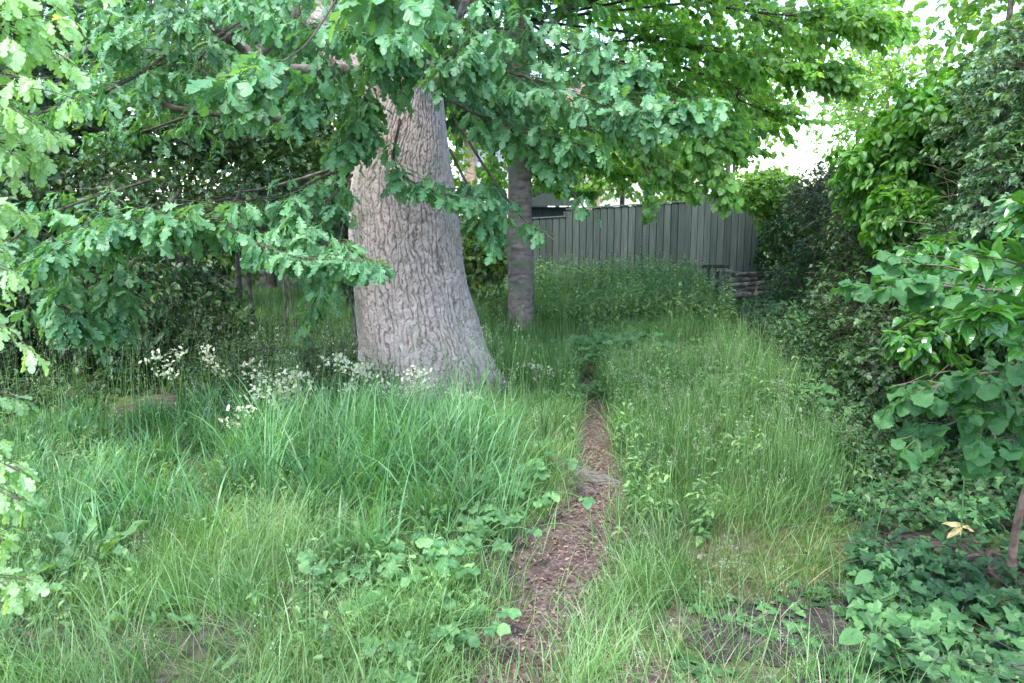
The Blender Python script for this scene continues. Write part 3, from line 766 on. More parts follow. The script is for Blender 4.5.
# ------------------------------------------------------------------ the slim tree with the yellow-green crown
def slim_tree():
    Y0 = SLIM[1]
    root = thing('lime_tree', 'slim smooth-barked tree with yellow-green crown behind the oak', 'tree', (SLIM[0], Y0, 0))
    a = Acc(); zs = np.arange(-0.15, 5.5, 0.02)
    cx, rx = profile([(345, 503, 541), (330, 506, 538), (310, 508, 535), (250, 507, 532), (180, 508, 531), (100, 505, 529), (0, 504, 530), (-200, 510, 530)], Y0, zs)
    bark_trunk(a, zs, cx, Y0 + 0 * zs, rx, rx, 120, 14, 0.09, 0.006, 41)
    obj('trunk', a, M['smoothbark'], root, smooth=True)
    for pts, r in (([at(518, 60, 10.4), at(600, -20, 10.2), at(700, -60, 10), at(790, -40, 9.8)], 0.06), ([at(518, 100, 10.4), at(580, 60, 10.3), at(660, 80, 10), at(720, 130, 9.8)], 0.04), ([at(518, 20, 10.4), at(560, -80, 10.8), at(660, -160, 11)], 0.06), ([at(518, 110, 10.4), at(560, 140, 10.1), at(610, 150, 9.9)], 0.03)):
        b = Acc(); tube(b, pts, np.linspace(r, r * 0.4, len(pts)), 8, n=24, wob=0.05); obj('limb', b, M['smoothbark'], root, smooth=True)
    c = Acc()
    def B(pts, rad, n, size=0.095, **k): bough(c, [at(*p) for p in pts], rad, int(n * 1.5), 'lime', size, per=8, twl=0.22, **k)
    B([(540, 20, 10.2), (640, -10, 10), (740, 10, 9.6), (840, 20, 9.2), (885, 30, 9.0)], 0.75, 190, flat=0.7)
    B([(540, 60, 10.2), (640, 40, 10), (740, 60, 9.6), (800, 70, 9.4), (850, 85, 9.2)], 0.6, 170, flat=0.7)
    B([(560, 80, 10.2), (640, 80, 10), (700, 110, 9.8), (745, 150, 9.6)], 0.6, 170, flat=0.7)
    B([(620, 60, 10.2), (680, 110, 9.7), (710, 170, 9.5), (730, 205, 9.4)], 0.38, 70, flat=0.9, droop=0.7)
    B([(560, 120, 10), (620, 140, 9.8), (660, 165, 9.6), (690, 190, 9.5)], 0.38, 70, flat=0.7, droop=0.6)
    B([(600, 120, 10), (640, 160, 9.5), (650, 190, 9.4), (645, 222, 9.3)], 0.16, 16, flat=1.0, droop=0.8)
    B([(518, 60, 10.3), (500, 130, 10), (490, 180, 9.8), (500, 215, 9.8)], 0.38, 60, flat=0.9)
    B([(518, 90, 10.3), (545, 140, 10), (560, 165, 10)], 0.4, 60, flat=0.8)
    B([(540, -10, 10.2), (600, -60, 9.6), (680, -60, 9.0), (760, -40, 8.5)], 0.8, 150, flat=0.7)
    B([(520, 130, 10.4), (570, 160, 11.0), (640, 178, 11.4), (690, 182, 11.6)], 0.30, 50, flat=0.6)
    B([(520, 150, 10.4), (540, 180, 11.0), (570, 192, 11.4), (600, 192, 11.6)], 0.22, 26, flat=0.7)
    for x0, y0, d in ((560, -10, 12), (640, 10, 12.5), (700, 60, 12), (760, 20, 11.5), (620, 90, 12.2), (820, -10, 11), (590, 130, 11.6), (680, 130, 11.6), (740, 100, 11)):
        B([(525, 20, 10.4), (x0 - 20, y0 - 20, d - 0.4), (x0, y0, d), (x0 + 50, y0 + 20, d)], 0.9, 75, flat=0.8)
    for k in range(16):
        th = rng.uniform(0, 2 * PI); rr = rng.uniform(1.0, 3.6)
        e = np.array([1.4 + rr * math.cos(th) * 1.1, 10.8 + rr * math.sin(th) * 0.8, rng.uniform(4.6, 7.5)])
        bough(c, [np.array([0.12, 10.4, 4.0]), (e + np.array([0.12, 10.4, 5.0])) / 2, e], 0.95, 80, 'lime', 0.13, flat=0.6, per=6)
    obj('crown', c, [M['lime'], M['twig']], root)
slim_tree()

# ------------------------------------------------------------------ trees and shrubs on the left
def st(x, y, h, r, lean=0.1):
    dx, dy = rng.normal() * lean * h, rng.normal() * lean * h
    return [(x, y, -0.1, r), (x + dx * 0.3, y + dy * 0.3, h * 0.4, r * 0.8), (x + dx, y + dy, h, r * 0.4)]
def G(px, py): return on_ground(px, py)

x, y = G(182, 318)
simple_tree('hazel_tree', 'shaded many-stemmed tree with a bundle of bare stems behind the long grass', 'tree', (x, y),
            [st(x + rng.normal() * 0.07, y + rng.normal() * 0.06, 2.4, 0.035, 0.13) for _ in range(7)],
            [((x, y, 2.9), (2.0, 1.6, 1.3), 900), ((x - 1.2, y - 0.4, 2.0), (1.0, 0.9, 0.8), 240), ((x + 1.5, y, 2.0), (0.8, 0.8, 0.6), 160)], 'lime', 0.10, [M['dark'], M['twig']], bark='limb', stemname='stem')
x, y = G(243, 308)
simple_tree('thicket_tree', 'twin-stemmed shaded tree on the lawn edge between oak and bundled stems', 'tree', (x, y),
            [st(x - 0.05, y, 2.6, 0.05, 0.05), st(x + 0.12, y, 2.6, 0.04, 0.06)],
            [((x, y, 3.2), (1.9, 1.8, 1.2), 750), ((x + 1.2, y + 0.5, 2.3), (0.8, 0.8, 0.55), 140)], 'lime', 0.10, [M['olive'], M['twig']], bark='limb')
x, y = G(345, 385)
simple_tree('yew_bush', 'dark layered bush with bare stems hard against the oak trunk', 'bush', (x - 0.05, y + 1.0),
            [st(x + rng.normal() * 0.1, y + 1.0 + rng.normal() * 0.1, 1.1, 0.02, 0.1) for _ in range(7)],
            [((x - 0.12, y + 1.2, 1.15), (0.55, 0.7, 0.55), 300), ((x + 0.1, y + 1.5, 1.9), (0.7, 0.7, 0.6), 260)], 'nettle', 0.09, [M['dark'], M['twig']], bark='limb', stemname='stem')
x, y = -4.6, 7.6
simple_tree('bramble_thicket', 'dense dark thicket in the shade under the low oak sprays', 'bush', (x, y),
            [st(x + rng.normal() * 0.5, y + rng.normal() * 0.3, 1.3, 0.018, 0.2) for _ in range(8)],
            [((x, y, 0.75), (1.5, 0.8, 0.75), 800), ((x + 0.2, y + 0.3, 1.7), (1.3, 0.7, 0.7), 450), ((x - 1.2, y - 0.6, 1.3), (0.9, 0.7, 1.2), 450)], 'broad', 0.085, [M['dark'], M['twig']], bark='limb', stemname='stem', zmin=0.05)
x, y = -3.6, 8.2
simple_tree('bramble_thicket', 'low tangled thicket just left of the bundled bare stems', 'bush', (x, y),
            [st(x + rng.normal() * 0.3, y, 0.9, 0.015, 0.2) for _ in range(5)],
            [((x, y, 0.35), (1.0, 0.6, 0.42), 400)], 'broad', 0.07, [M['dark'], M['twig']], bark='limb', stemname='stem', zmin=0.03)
x, y = -7.2, 10.5
simple_tree('maple_tree', 'broad shaded tree at the far end of the thicket', 'tree', (x, y),
            [st(x, y, 4.0, 0.10, 0.05)],
            [((x, y, 3.2), (2.6, 2.0, 2.4), 1500), ((x + 0.3, y - 0.5, 1.2), (1.8, 1.2, 1.2), 700)], 'lime', 0.12, [M['dark'], M['twig']], bark='limb')
x, y = -4.6, 15.2
simple_tree('field_tree', 'round green tree beyond the lawn seen under the oak sprays', 'tree', (x, y),
            [st(x, y, 3.4, 0.12, 0.04)],
            [((x, y, 3.6), (2.8, 2.0, 2.4), 1300), ((x + 0.5, y + 0.5, 1.3), (2.2, 1.2, 1.3), 700)], 'lime', 0.13, [M['olive'], M['twig']], bark='limb')
x, y = -9.8, 16.5
simple_tree('field_tree', 'tall green tree beyond the lawn with its lower trunk hidden by the thicket', 'tree', (x, y),
            [st(x, y, 5.0, 0.16, 0.03)],
            [((x, y, 4.4), (3.4, 2.4, 3.4), 1500)], 'lime', 0.15, [M['olive'], M['twig']], bark='limb')
x, y = -1.9, 17.5
simple_tree('field_tree', 'pale sunlit tree showing between the oak trunk and the shaded shrubs', 'tree', (x, y),
            [st(x, y, 4.2, 0.12, 0.03)],
            [((x, y, 4.6), (2.4, 2.0, 2.3), 1000), ((x, y, 1.8), (1.7, 1.2, 1.5), 420)], 'lime', 0.13, [M['pale'], M['twig']], bark='limb')
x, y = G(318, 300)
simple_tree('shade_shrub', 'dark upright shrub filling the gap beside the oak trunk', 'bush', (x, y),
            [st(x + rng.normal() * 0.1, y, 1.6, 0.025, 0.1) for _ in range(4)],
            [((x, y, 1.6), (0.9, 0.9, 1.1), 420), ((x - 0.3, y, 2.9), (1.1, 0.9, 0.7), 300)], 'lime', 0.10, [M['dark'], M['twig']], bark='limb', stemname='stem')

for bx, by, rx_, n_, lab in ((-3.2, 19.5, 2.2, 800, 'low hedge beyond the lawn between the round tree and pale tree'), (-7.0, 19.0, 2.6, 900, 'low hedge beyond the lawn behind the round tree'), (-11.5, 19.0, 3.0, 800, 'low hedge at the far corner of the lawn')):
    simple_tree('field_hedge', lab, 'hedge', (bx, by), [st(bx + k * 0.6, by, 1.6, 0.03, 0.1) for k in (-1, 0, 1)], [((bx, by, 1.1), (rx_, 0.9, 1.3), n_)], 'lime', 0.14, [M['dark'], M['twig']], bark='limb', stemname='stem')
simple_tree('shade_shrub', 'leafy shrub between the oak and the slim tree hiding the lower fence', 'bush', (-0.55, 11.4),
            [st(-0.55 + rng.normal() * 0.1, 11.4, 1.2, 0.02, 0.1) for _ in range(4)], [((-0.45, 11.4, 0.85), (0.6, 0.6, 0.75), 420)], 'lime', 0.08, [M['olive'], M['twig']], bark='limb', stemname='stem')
simple_tree('understory_shade_fill', 'deep green bush filling the dark space under the lowest oak sprays', 'bush', (-2.6, 9.6),  # dark foliage added to deepen the shade below the sprays
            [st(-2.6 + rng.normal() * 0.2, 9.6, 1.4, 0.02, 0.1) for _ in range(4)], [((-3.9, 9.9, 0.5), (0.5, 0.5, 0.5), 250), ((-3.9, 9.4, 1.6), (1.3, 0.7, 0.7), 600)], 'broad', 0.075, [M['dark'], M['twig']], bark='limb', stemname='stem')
simple_tree('understory_shade_fill', 'deep green bush at the frame side of the thicket under the young oak', 'bush', (-5.2, 6.9),  # second dark bush, also added to deepen the understorey shade
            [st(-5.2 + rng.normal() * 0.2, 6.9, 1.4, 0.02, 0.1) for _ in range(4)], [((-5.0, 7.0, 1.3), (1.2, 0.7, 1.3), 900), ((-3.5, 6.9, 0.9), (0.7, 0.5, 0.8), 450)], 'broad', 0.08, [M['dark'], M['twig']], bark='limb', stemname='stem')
# ------------------------------------------------------------------ fence
def box(acc, c, sx, sy, sz, ang=0.0, mat=0, rnd=0.5, top=None):
    """box centred at c in x, y and standing from c.z; top: extra height at the +x end"""
    ca, sa = math.cos(ang), math.sin(ang)
    V = []
    for z in (0, 1):
        for ax, ay in ((-1, -1), (1, -1), (1, 1), (-1, 1)):
            lx, ly = ax * sx / 2, ay * sy / 2
            h = sz + ((top if ax > 0 else 0) if top else 0)
            V.append((c[0] + lx * ca - ly * sa, c[1] + lx * sa + ly * ca, c[2] + z * h))
    acc.add(V, quads=[(0, 3, 2, 1), (4, 5, 6, 7), (0, 1, 5, 4), (1, 2, 6, 5), (2, 3, 7, 6), (3, 0, 4, 7)], rnd=rnd, mat=mat)

def fence():
    root = thing('board_fence', 'weathered grey-green close-board fence closing off the end of the path', 'fence', (2.0, 15.2, 0))
    runs = [((762, 186, 14.2), (686, 199, 15.1)), ((686, 202, 15.1), (566, 210, 15.5)), ((566, 217, 15.5), (440, 224, 16.2)), ((440, 228, 16.2), (330, 236, 17.0))]
    for (p0, p1) in runs:
        A, B_ = at(*p1), at(*p0)                       # left to right
        d = (B_ - A)[:2]; L = np.linalg.norm(d); ang = math.atan2(d[1], d[0]); u = d / L; nv = np.array([u[1], -u[0]])
        a = Acc()
        n = int(round(L / 0.132))
        for k in range(n):
            t = (k + 0.5) / n; c = A[:2] + d * t; zt = A[2] + (B_[2] - A[2]) * t + rng.normal() * 0.009
            tilt = 0.09 + rng.normal() * 0.01
            bw = L / n - 0.014
            # feather-edged board: thick edge overlaps the next board's thin edge
            p = nv * 0.012
            box(a, (c[0] + p[0], c[1] + p[1], 0.10 + rng.normal() * 0.01), bw, 0.013, zt - 0.10, ang + tilt, rnd=np.clip(0.55 + rng.normal() * 0.13, 0.2, 1))
        for k in range(n):      # near-black backing strips, the gaps' shade put into their colour
            t = (k + 1.0) / n
            if t > 0.999: break
            c2 = A[:2] + d * t - nv * 0.012; zt = A[2] + (B_[2] - A[2]) * t - 0.006
            box(a, (c2[0], c2[1], 0.1), 0.06, 0.012, zt - 0.10, ang, rnd=0.0)
        obj('panel', a, M['fence'], root)
        if p0[0] < 600 and p0[0] > 500 or True:
            c = (A + B_) / 2; cp = Acc()
            box(cp, (c[0] + nv[0] * 0.01, c[1] + nv[1] * 0.01, A[2] + 0.005), L, 0.055, 0.022, ang, rnd=0.95, top=None)
            V = cp.v[0]; V[[1, 2, 5, 6], 2] += (B_[2] - A[2])
            if p0[0] in (686, 566, 440): obj('capping_rail', cp, M['fence'], root)
        gb = Acc(); c = (A + B_) / 2
        box(gb, (c[0] + nv[0] * 0.02, c[1] + nv[1] * 0.02, -0.08), L, 0.03, 0.20, ang, rnd=0.2); obj('gravel_board', gb, M['fence'], root)
        for zr in (0.35, 0.9, 1.3):
            r = Acc(); box(r, (c[0] - nv[0] * 0.05, c[1] - nv[1] * 0.05, zr), L, 0.06, 0.07, ang, rnd=0.4); obj('rail', r, M['fence'], root)
        for e in (A, B_):
            r = Acc(); box(r, (e[0] - nv[0] * 0.07, e[1] - nv[1] * 0.07, -0.3), 0.1, 0.1, e[2] + 0.27, ang, rnd=0.3); obj('post', r, M['fence'], root)
fence()

def log_pile():
    base = at(735, 300, 13.2)
    spec = [((712, 262, 13.1), (768, 268, 13.5), 0.05), ((708, 278, 13.0), (760, 272, 13.4), 0.07), ((716, 292, 13.0), (775, 284, 13.5), 0.08), ((722, 282, 12.9), (780, 276, 13.3), 0.06),
            ((715, 272, 12.95), (750, 263, 13.6), 0.035), ((730, 268, 13.1), (785, 262, 13.4), 0.04), ((725, 296, 12.8), (782, 296, 13.2), 0.08), ((750, 292, 12.7), (790, 290, 13.3), 0.06)]
    lab = ['thin log lying topmost on the pile by the fence', 'thick log with pale cut end jutting from the pile', 'fat log low in the pile by the fence post', 'middle log of the pile, partly under a crooked branch',
           'crooked grey branch laid across the log pile', 'thin branch lying over the hedge side of the log pile', 'bottom log of the pile resting on the soil', 'short log at the hedge end of the pile']
    for (p0, p1, r), l in zip(spec, lab):
        r = r * 0.66; p0 = (p0[0] + 6, 298 - (298 - p0[1]) * 0.78, p0[2]); p1 = (p1[0] - 4, 298 - (298 - p1[1]) * 0.72, p1[2])
        A, B_ = at(*p0), at(*p1)
        t = thing('log', l, 'log', tuple(A), 'logs piled where the fence meets the hedge')
        a = Acc(); P = [A, A * 0.66 + B_ * 0.34 + rng.normal(size=3) * r * 0.35, A * 0.33 + B_ * 0.67 + rng.normal(size=3) * r * 0.35, B_]
        tube(a, P, [r, r * 0.95, r * 0.9, r * 0.85], 11, n=16, wob=0.08)
        obj('bark', a, M['log'], t, smooth=True)
        a = Acc(); k = 11; dirn = nrm((A - B_)[None])[0]; s = nrm(np.cross(dirn, [0, 0, 1.0])); u = np.cross(s, dirn)
        V = [A + dirn * 0.004] + [A + dirn * 0.003 + r * 0.97 * (math.cos(q) * s + math.sin(q) * u) for q in np.arange(k) / k * 2 * PI]
        a.add(V, tris=[(0, 1 + j, 1 + (j + 1) % k) for j in range(k)]); obj('cut_end', a, M['cut'], t)
    # little frame of posts holding the pile
    t = thing('wooden_frame', 'small dark post and rail frame holding the log pile', 'frame', tuple(at(708, 302, 12.9)))
    for px in (707, 716):
        a = Acc(); b = at(px, 302, 12.9 if px == 707 else 13.5); box(a, (b[0], b[1], -0.1), 0.05, 0.05, at(px, 268, b[1])[2] + 0.1, rnd=0.1); obj('post', a, M['fence'], t)
    a = Acc(); b = at(716, 268, 12.88); box(a, (b[0], b[1], b[2]), 0.42, 0.04, 0.05, rnd=0.2); obj('rail', a, M['fence'], t)
log_pile()

# ------------------------------------------------------------------ what stands behind the fence
def house():
    M['render'] = noise_mat('pale_render', (0.62, 0.58, 0.54), (0.72, 0.69, 0.65), 3, 0.9, 0.1, 0.01)
    M['brick'] = noise_mat('orange_brick', (0.28, 0.18, 0.13), (0.40, 0.28, 0.21), 12, 0.9, 0.3, 0.01)
    M['rooftile'] = noise_mat('roof_tile', (0.14, 0.10, 0.09), (0.25, 0.17, 0.14), 6, 0.9, 0.3, 0.02)
    M['white'] = noise_mat('white_frame', (0.75, 0.75, 0.75), (0.8, 0.8, 0.8), 5, 0.5, 0.0)
    m, nt, out = new_mat('window_glass'); p = N(nt, 'ShaderNodeBsdfPrincipled'); p.inputs['Base Color'].default_value = (0.03, 0.035, 0.04, 1); p.inputs['Roughness'].default_value = 0.06; nt.links.new(p.outputs[0], out.inputs[0]); M['glass'] = m
    t = thing('house', 'pale rendered house with orange brick piers glimpsed over the fence', 'house', (3.0, 27, 0))
    a = Acc(); box(a, (2.4, 29.5, -0.2), 8.4, 5.0, 4.4); obj('wall', a, M['render'], t)
    for x in (2.72, -1.4):
        a = Acc(); box(a, (x, 26.95, -0.2), 0.36, 0.12, 4.35); obj('brick_pier', a, M['brick'], t)
    a = Acc()
    V = [(-2.1, 26.4, 4.1), (6.9, 26.4, 4.1), (6.9, 29.5, 6.0), (-2.1, 29.5, 6.0), (-2.1, 32.6, 4.1), (6.9, 32.6, 4.1), (-2.1, 26.4, 3.98), (6.9, 26.4, 3.98), (6.9, 32.6, 3.98), (-2.1, 32.6, 3.98)]
    a.add(V, quads=[(0, 1, 2, 3), (3, 2, 5, 4), (6, 9, 8, 7), (0, 6, 7, 1), (4, 5, 8, 9)], tris=[(0, 3, 4), (1, 5, 2)]); obj('roof', a, M['rooftile'], t)
    for x in (0.6, 5.9):
        a = Acc(); z0 = 1.0
        for dx in (-0.62, 0.0, 0.62): box(a, (x + dx, 26.96, z0), 0.06, 0.08, 1.3)
        box(a, (x, 26.955, z0 - 0.06), 1.32, 0.1, 0.06); box(a, (x, 26.955, z0 + 1.3), 1.32, 0.1, 0.06)
        f = obj('window', a, M['white'], t)
        a = Acc(); box(a, (x, 26.985, z0), 1.2, 0.02, 1.3); g = obj('pane', a, M['glass'], t); g.parent = f
    t = thing('garden_shed', 'dark felt-roofed shed peeping over the lower fence', 'shed', (1.0, 17.6, 0))
    e = at(553, 200, 17.4)
    a = Acc(); box(a, (e[0] - 0.1, 18.4, -0.1), 1.3, 1.6, e[2] - 0.05, rnd=0.2); obj('wall', a, M['fence'], t)
    a = Acc(); x0, x1 = e[0] - 0.85, e[0] + 0.62; z = e[2]
    V = [(x0, 17.4, z - 0.12), (x1, 17.4, z - 0.12), (x1, 19.3, z - 0.12), (x0, 19.3, z - 0.12), ((x0 + x1) / 2, 17.4, z + 0.18), ((x0 + x1) / 2, 19.3, z + 0.18)]
    a.add(V, quads=[(0, 4, 5, 3), (4, 1, 2, 5), (0, 3, 2, 1)], tris=[(0, 1, 4), (2, 3, 5)], rnd=0.3); obj('roof', a, M['fence'], t)
house()
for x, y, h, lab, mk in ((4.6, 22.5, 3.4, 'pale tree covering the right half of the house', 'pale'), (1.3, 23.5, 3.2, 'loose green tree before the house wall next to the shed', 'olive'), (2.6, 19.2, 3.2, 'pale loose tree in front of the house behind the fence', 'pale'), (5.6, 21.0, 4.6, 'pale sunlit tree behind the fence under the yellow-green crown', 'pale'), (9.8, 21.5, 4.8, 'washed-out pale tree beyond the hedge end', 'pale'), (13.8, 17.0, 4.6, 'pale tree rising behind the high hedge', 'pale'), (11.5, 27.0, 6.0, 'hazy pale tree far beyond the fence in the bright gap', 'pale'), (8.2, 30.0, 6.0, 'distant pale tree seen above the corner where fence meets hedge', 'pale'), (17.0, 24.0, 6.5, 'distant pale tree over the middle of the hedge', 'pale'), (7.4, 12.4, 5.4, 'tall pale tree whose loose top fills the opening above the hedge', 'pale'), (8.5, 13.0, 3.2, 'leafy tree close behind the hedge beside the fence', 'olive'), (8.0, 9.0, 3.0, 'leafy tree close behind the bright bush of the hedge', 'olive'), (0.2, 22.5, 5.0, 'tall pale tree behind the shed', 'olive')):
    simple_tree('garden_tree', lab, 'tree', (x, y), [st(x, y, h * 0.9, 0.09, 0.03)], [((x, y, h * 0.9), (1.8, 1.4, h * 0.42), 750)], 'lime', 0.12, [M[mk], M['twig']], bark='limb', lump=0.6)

# ------------------------------------------------------------------ the hedge on the right, shrub by shrub
HG = 'shrubs grown together into the hedge along the path'
def shrub(label, base, blobs, kind, size, mat, nst=5, sr=0.014, per=5, name='hedge_shrub', bark='twigpale', droop=0.4, shell=0.55, lump=0.3, seedstem=0.25):
    x, y = base
    sts = []
    for k in range(nst):
        sx, sy = x + rng.normal() * seedstem, y + rng.normal() * seedstem
        c = blobs[k % len(blobs)][0]
        sts.append([(sx, sy, -0.05, sr), (sx * 0.6 + c[0] * 0.4 + rng.normal() * 0.1, sy * 0.6 + c[1] * 0.4 + rng.normal() * 0.1, c[2] * 0.45, sr * 0.8), (c[0] + rng.normal() * 0.2, c[1] + rng.normal() * 0.2, c[2], sr * 0.45)])
    return simple_tree(name, label, 'shrub', base, sts, blobs, kind, size, [M[mat], M['twig']], HG, bark='limb', per=per, droop=droop, stemname='stem', shell=shell, lump=lump, zmin=0.04)

shrub('yellow-green leafy shrub overhanging the end of the fence', (4.3, 13.6), [((4.25, 13.4, 1.85), (0.65, 0.6, 0.45), 500), ((4.7, 13.6, 1.3), (0.6, 0.6, 0.7), 400), ((5.3, 13.4, 1.4), (0.6, 0.6, 0.9), 300)], 'lime', 0.085, 'pale', 4)
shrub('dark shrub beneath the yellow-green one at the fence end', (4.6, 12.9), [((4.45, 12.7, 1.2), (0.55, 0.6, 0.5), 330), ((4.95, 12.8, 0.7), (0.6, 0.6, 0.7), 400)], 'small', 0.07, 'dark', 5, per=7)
shrub('grey-green small-leaved shrub with bare grey stems between fence end and bright bush', (4.35, 10.6), [((4.2, 10.6, 1.75), (0.62, 0.9, 0.48), 900), ((4.3, 10.0, 1.2), (0.55, 1.0, 0.5), 620), ((4.9, 10.5, 1.0), (0.5, 1.2, 1.0), 500)], 'small', 0.045, 'box', 9, 0.018, per=9)
shrub('bright green broad-leaved bush at the top of the hedge', (4.1, 7.8), [((3.72, 7.8, 1.9), (0.6, 0.9, 0.6), 620), ((3.98, 7.4, 2.4), (0.62, 0.8, 0.5), 520), ((3.4, 7.0, 1.5), (0.36, 0.5, 0.36), 180)], 'broad', 0.10, 'dogwood', 6, 0.016, per=6, droop=0.6)
shrub('tall greyish small-leaved hedge rising to the upper corner', (3.9, 5.6), [((4.05, 5.9, 2.35), (0.85, 1.2, 0.65), 2000), ((3.55, 4.9, 2.3), (0.75, 0.9, 0.66), 1900), ((3.1, 4.6, 1.7), (0.5, 0.9, 0.5), 1100), ((4.3, 6.8, 2.5), (0.7, 0.9, 0.6), 800), ((3.9, 4.2, 2.7), (0.7, 0.8, 0.5), 700)], 'ivy', 0.05, 'haw', 9, 0.018, per=8, bark='limb')
shrub('dark tangled hedge bottom below the greyish hedge top', (3.7, 6.4), [((3.85, 6.6, 1.0), (0.55, 1.5, 0.9), 900), ((3.6, 5.2, 1.0), (0.6, 0.9, 0.95), 800), ((3.1, 4.5, 0.7), (0.5, 0.6, 0.6), 500), ((3.1, 3.7, 1.2), (0.6, 0.6, 1.1), 800), ((2.75, 4.6, 1.0), (0.35, 0.7, 0.5), 450)], 'ivy', 0.06, 'ivy', 9, 0.016, per=5, bark='limb', seedstem=0.5)
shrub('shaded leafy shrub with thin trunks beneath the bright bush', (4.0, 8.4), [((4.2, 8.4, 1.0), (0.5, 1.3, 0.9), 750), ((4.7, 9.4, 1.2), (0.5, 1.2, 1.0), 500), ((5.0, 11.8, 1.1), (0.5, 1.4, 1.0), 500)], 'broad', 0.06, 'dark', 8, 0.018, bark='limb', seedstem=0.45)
shrub('fresh green leafy shrub tucked below the greyish hedge', (3.0, 4.4), [((2.45, 4.6, 1.32), (0.28, 0.3, 0.16), 70), ((2.65, 4.2, 1.15), (0.4, 0.3, 0.25), 110), ((2.35, 4.4, 0.85), (0.28, 0.3, 0.25), 70)], 'broad', 0.075, 'glossy', 4, 0.012)

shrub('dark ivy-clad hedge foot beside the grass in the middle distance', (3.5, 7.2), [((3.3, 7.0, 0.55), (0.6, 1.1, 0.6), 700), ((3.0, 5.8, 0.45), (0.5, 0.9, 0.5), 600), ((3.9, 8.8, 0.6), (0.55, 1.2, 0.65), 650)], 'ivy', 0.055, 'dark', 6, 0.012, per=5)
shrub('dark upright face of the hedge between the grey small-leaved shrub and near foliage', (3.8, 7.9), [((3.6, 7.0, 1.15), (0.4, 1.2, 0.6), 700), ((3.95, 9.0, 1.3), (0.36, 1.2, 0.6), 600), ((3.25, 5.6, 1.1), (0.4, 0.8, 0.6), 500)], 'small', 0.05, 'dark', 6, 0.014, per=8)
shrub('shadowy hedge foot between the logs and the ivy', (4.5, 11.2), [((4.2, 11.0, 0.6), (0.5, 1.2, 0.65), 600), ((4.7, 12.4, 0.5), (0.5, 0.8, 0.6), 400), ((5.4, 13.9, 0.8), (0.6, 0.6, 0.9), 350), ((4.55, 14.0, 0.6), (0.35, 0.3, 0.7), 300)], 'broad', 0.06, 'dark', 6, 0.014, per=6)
def dead_tangle():
    """bare dead twigs woven through the hedge's open middle"""
    t = thing('dead_bramble', 'tangle of bare dead brown stems in the open middle of the hedge', 'dead stems', (3.6, 6.0, 0))
    a = Acc(); n = 900
    P = np.c_[rng.uniform(2.9, 4.3, n), rng.uniform(4.0, 11.5, n), rng.uniform(0.1, 2.0, n)]
    P[:, 0] = np.interp(P[:, 1], [4, 6, 9, 12], [2.95, 3.15, 3.75, 4.2]) + rng.random(n) * 0.9 + 0.15
    D = nrm(rng.normal(size=(n, 3)) * np.array([1, 1, 0.8]) + np.array([-0.2, 0, 0.25])) * rng.uniform(0.25, 0.9, n)[:, None]
    twigs(a, P, P + D, rng.uniform(0.002, 0.006, n), 0.0012, mat=0, seg=4, sag=0.1)
    obj('stem', a, M['twigpale'], t)
dead_tangle()

def hazel_bush():
    t = thing('hazel_bush', 'hazel with big round toothed leaves at the near end of the hedge', 'shrub', (2.15, 3.15, 0), HG)
    for pts, r in (([(2.1, 3.15, -0.05), (2.02, 3.0, 0.45), (2.15, 3.0, 0.9), (2.3, 3.0, 1.6)], 0.018), ([(2.22, 3.2, -0.05), (2.2, 3.1, 0.5), (2.05, 3.05, 0.8)], 0.013), ([(2.3, 3.3, -0.05), (2.5, 3.2, 0.8), (2.4, 3.1, 1.5)], 0.016)):
        a = Acc(); tube(a, pts, np.linspace(r, r * 0.5, len(pts)), 9, n=26, wob=0.07); obj('stem', a, M['stembrown'], t, smooth=True)
    c = Acc()
    def B(pts, rad, n, size=0.08, **k): bough(c, [at(*p) for p in pts], rad, n, 'hazel', size, per=4, droop=0.5, twl=0.08, **k)
    B([(1060, 380, 3.05), (1010, 372, 2.85), (960, 378, 2.7), (915, 395, 2.65)], 0.22, 26, flat=0.6, r0=0.009)
    B([(1060, 420, 3.0), (1010, 410, 2.8), (960, 420, 2.7), (915, 440, 2.65)], 0.20, 24, flat=0.6, r0=0.009)
    B([(1060, 440, 3.0), (1010, 440, 2.75), (985, 455, 2.65)], 0.14, 14, flat=0.6, r0=0.007)
    B([(1060, 290, 3.15), (990, 290, 3.0), (920, 285, 2.9), (855, 295, 2.75)], 0.16, 20, flat=0.6, r0=0.008)
    B([(1060, 310, 3.15), (1000, 300, 3.2), (960, 270, 3.2), (900, 262, 3.2)], 0.2, 16, flat=0.6, r0=0.008)
    crown_blob(c, (2.6, 3.35, 1.0), (0.5, 0.45, 0.6), 110, 'hazel', 0.08, per=4, seed=5)
    obj('crown', c, [M['hazel'], M['twigpale']], t)
hazel_bush()

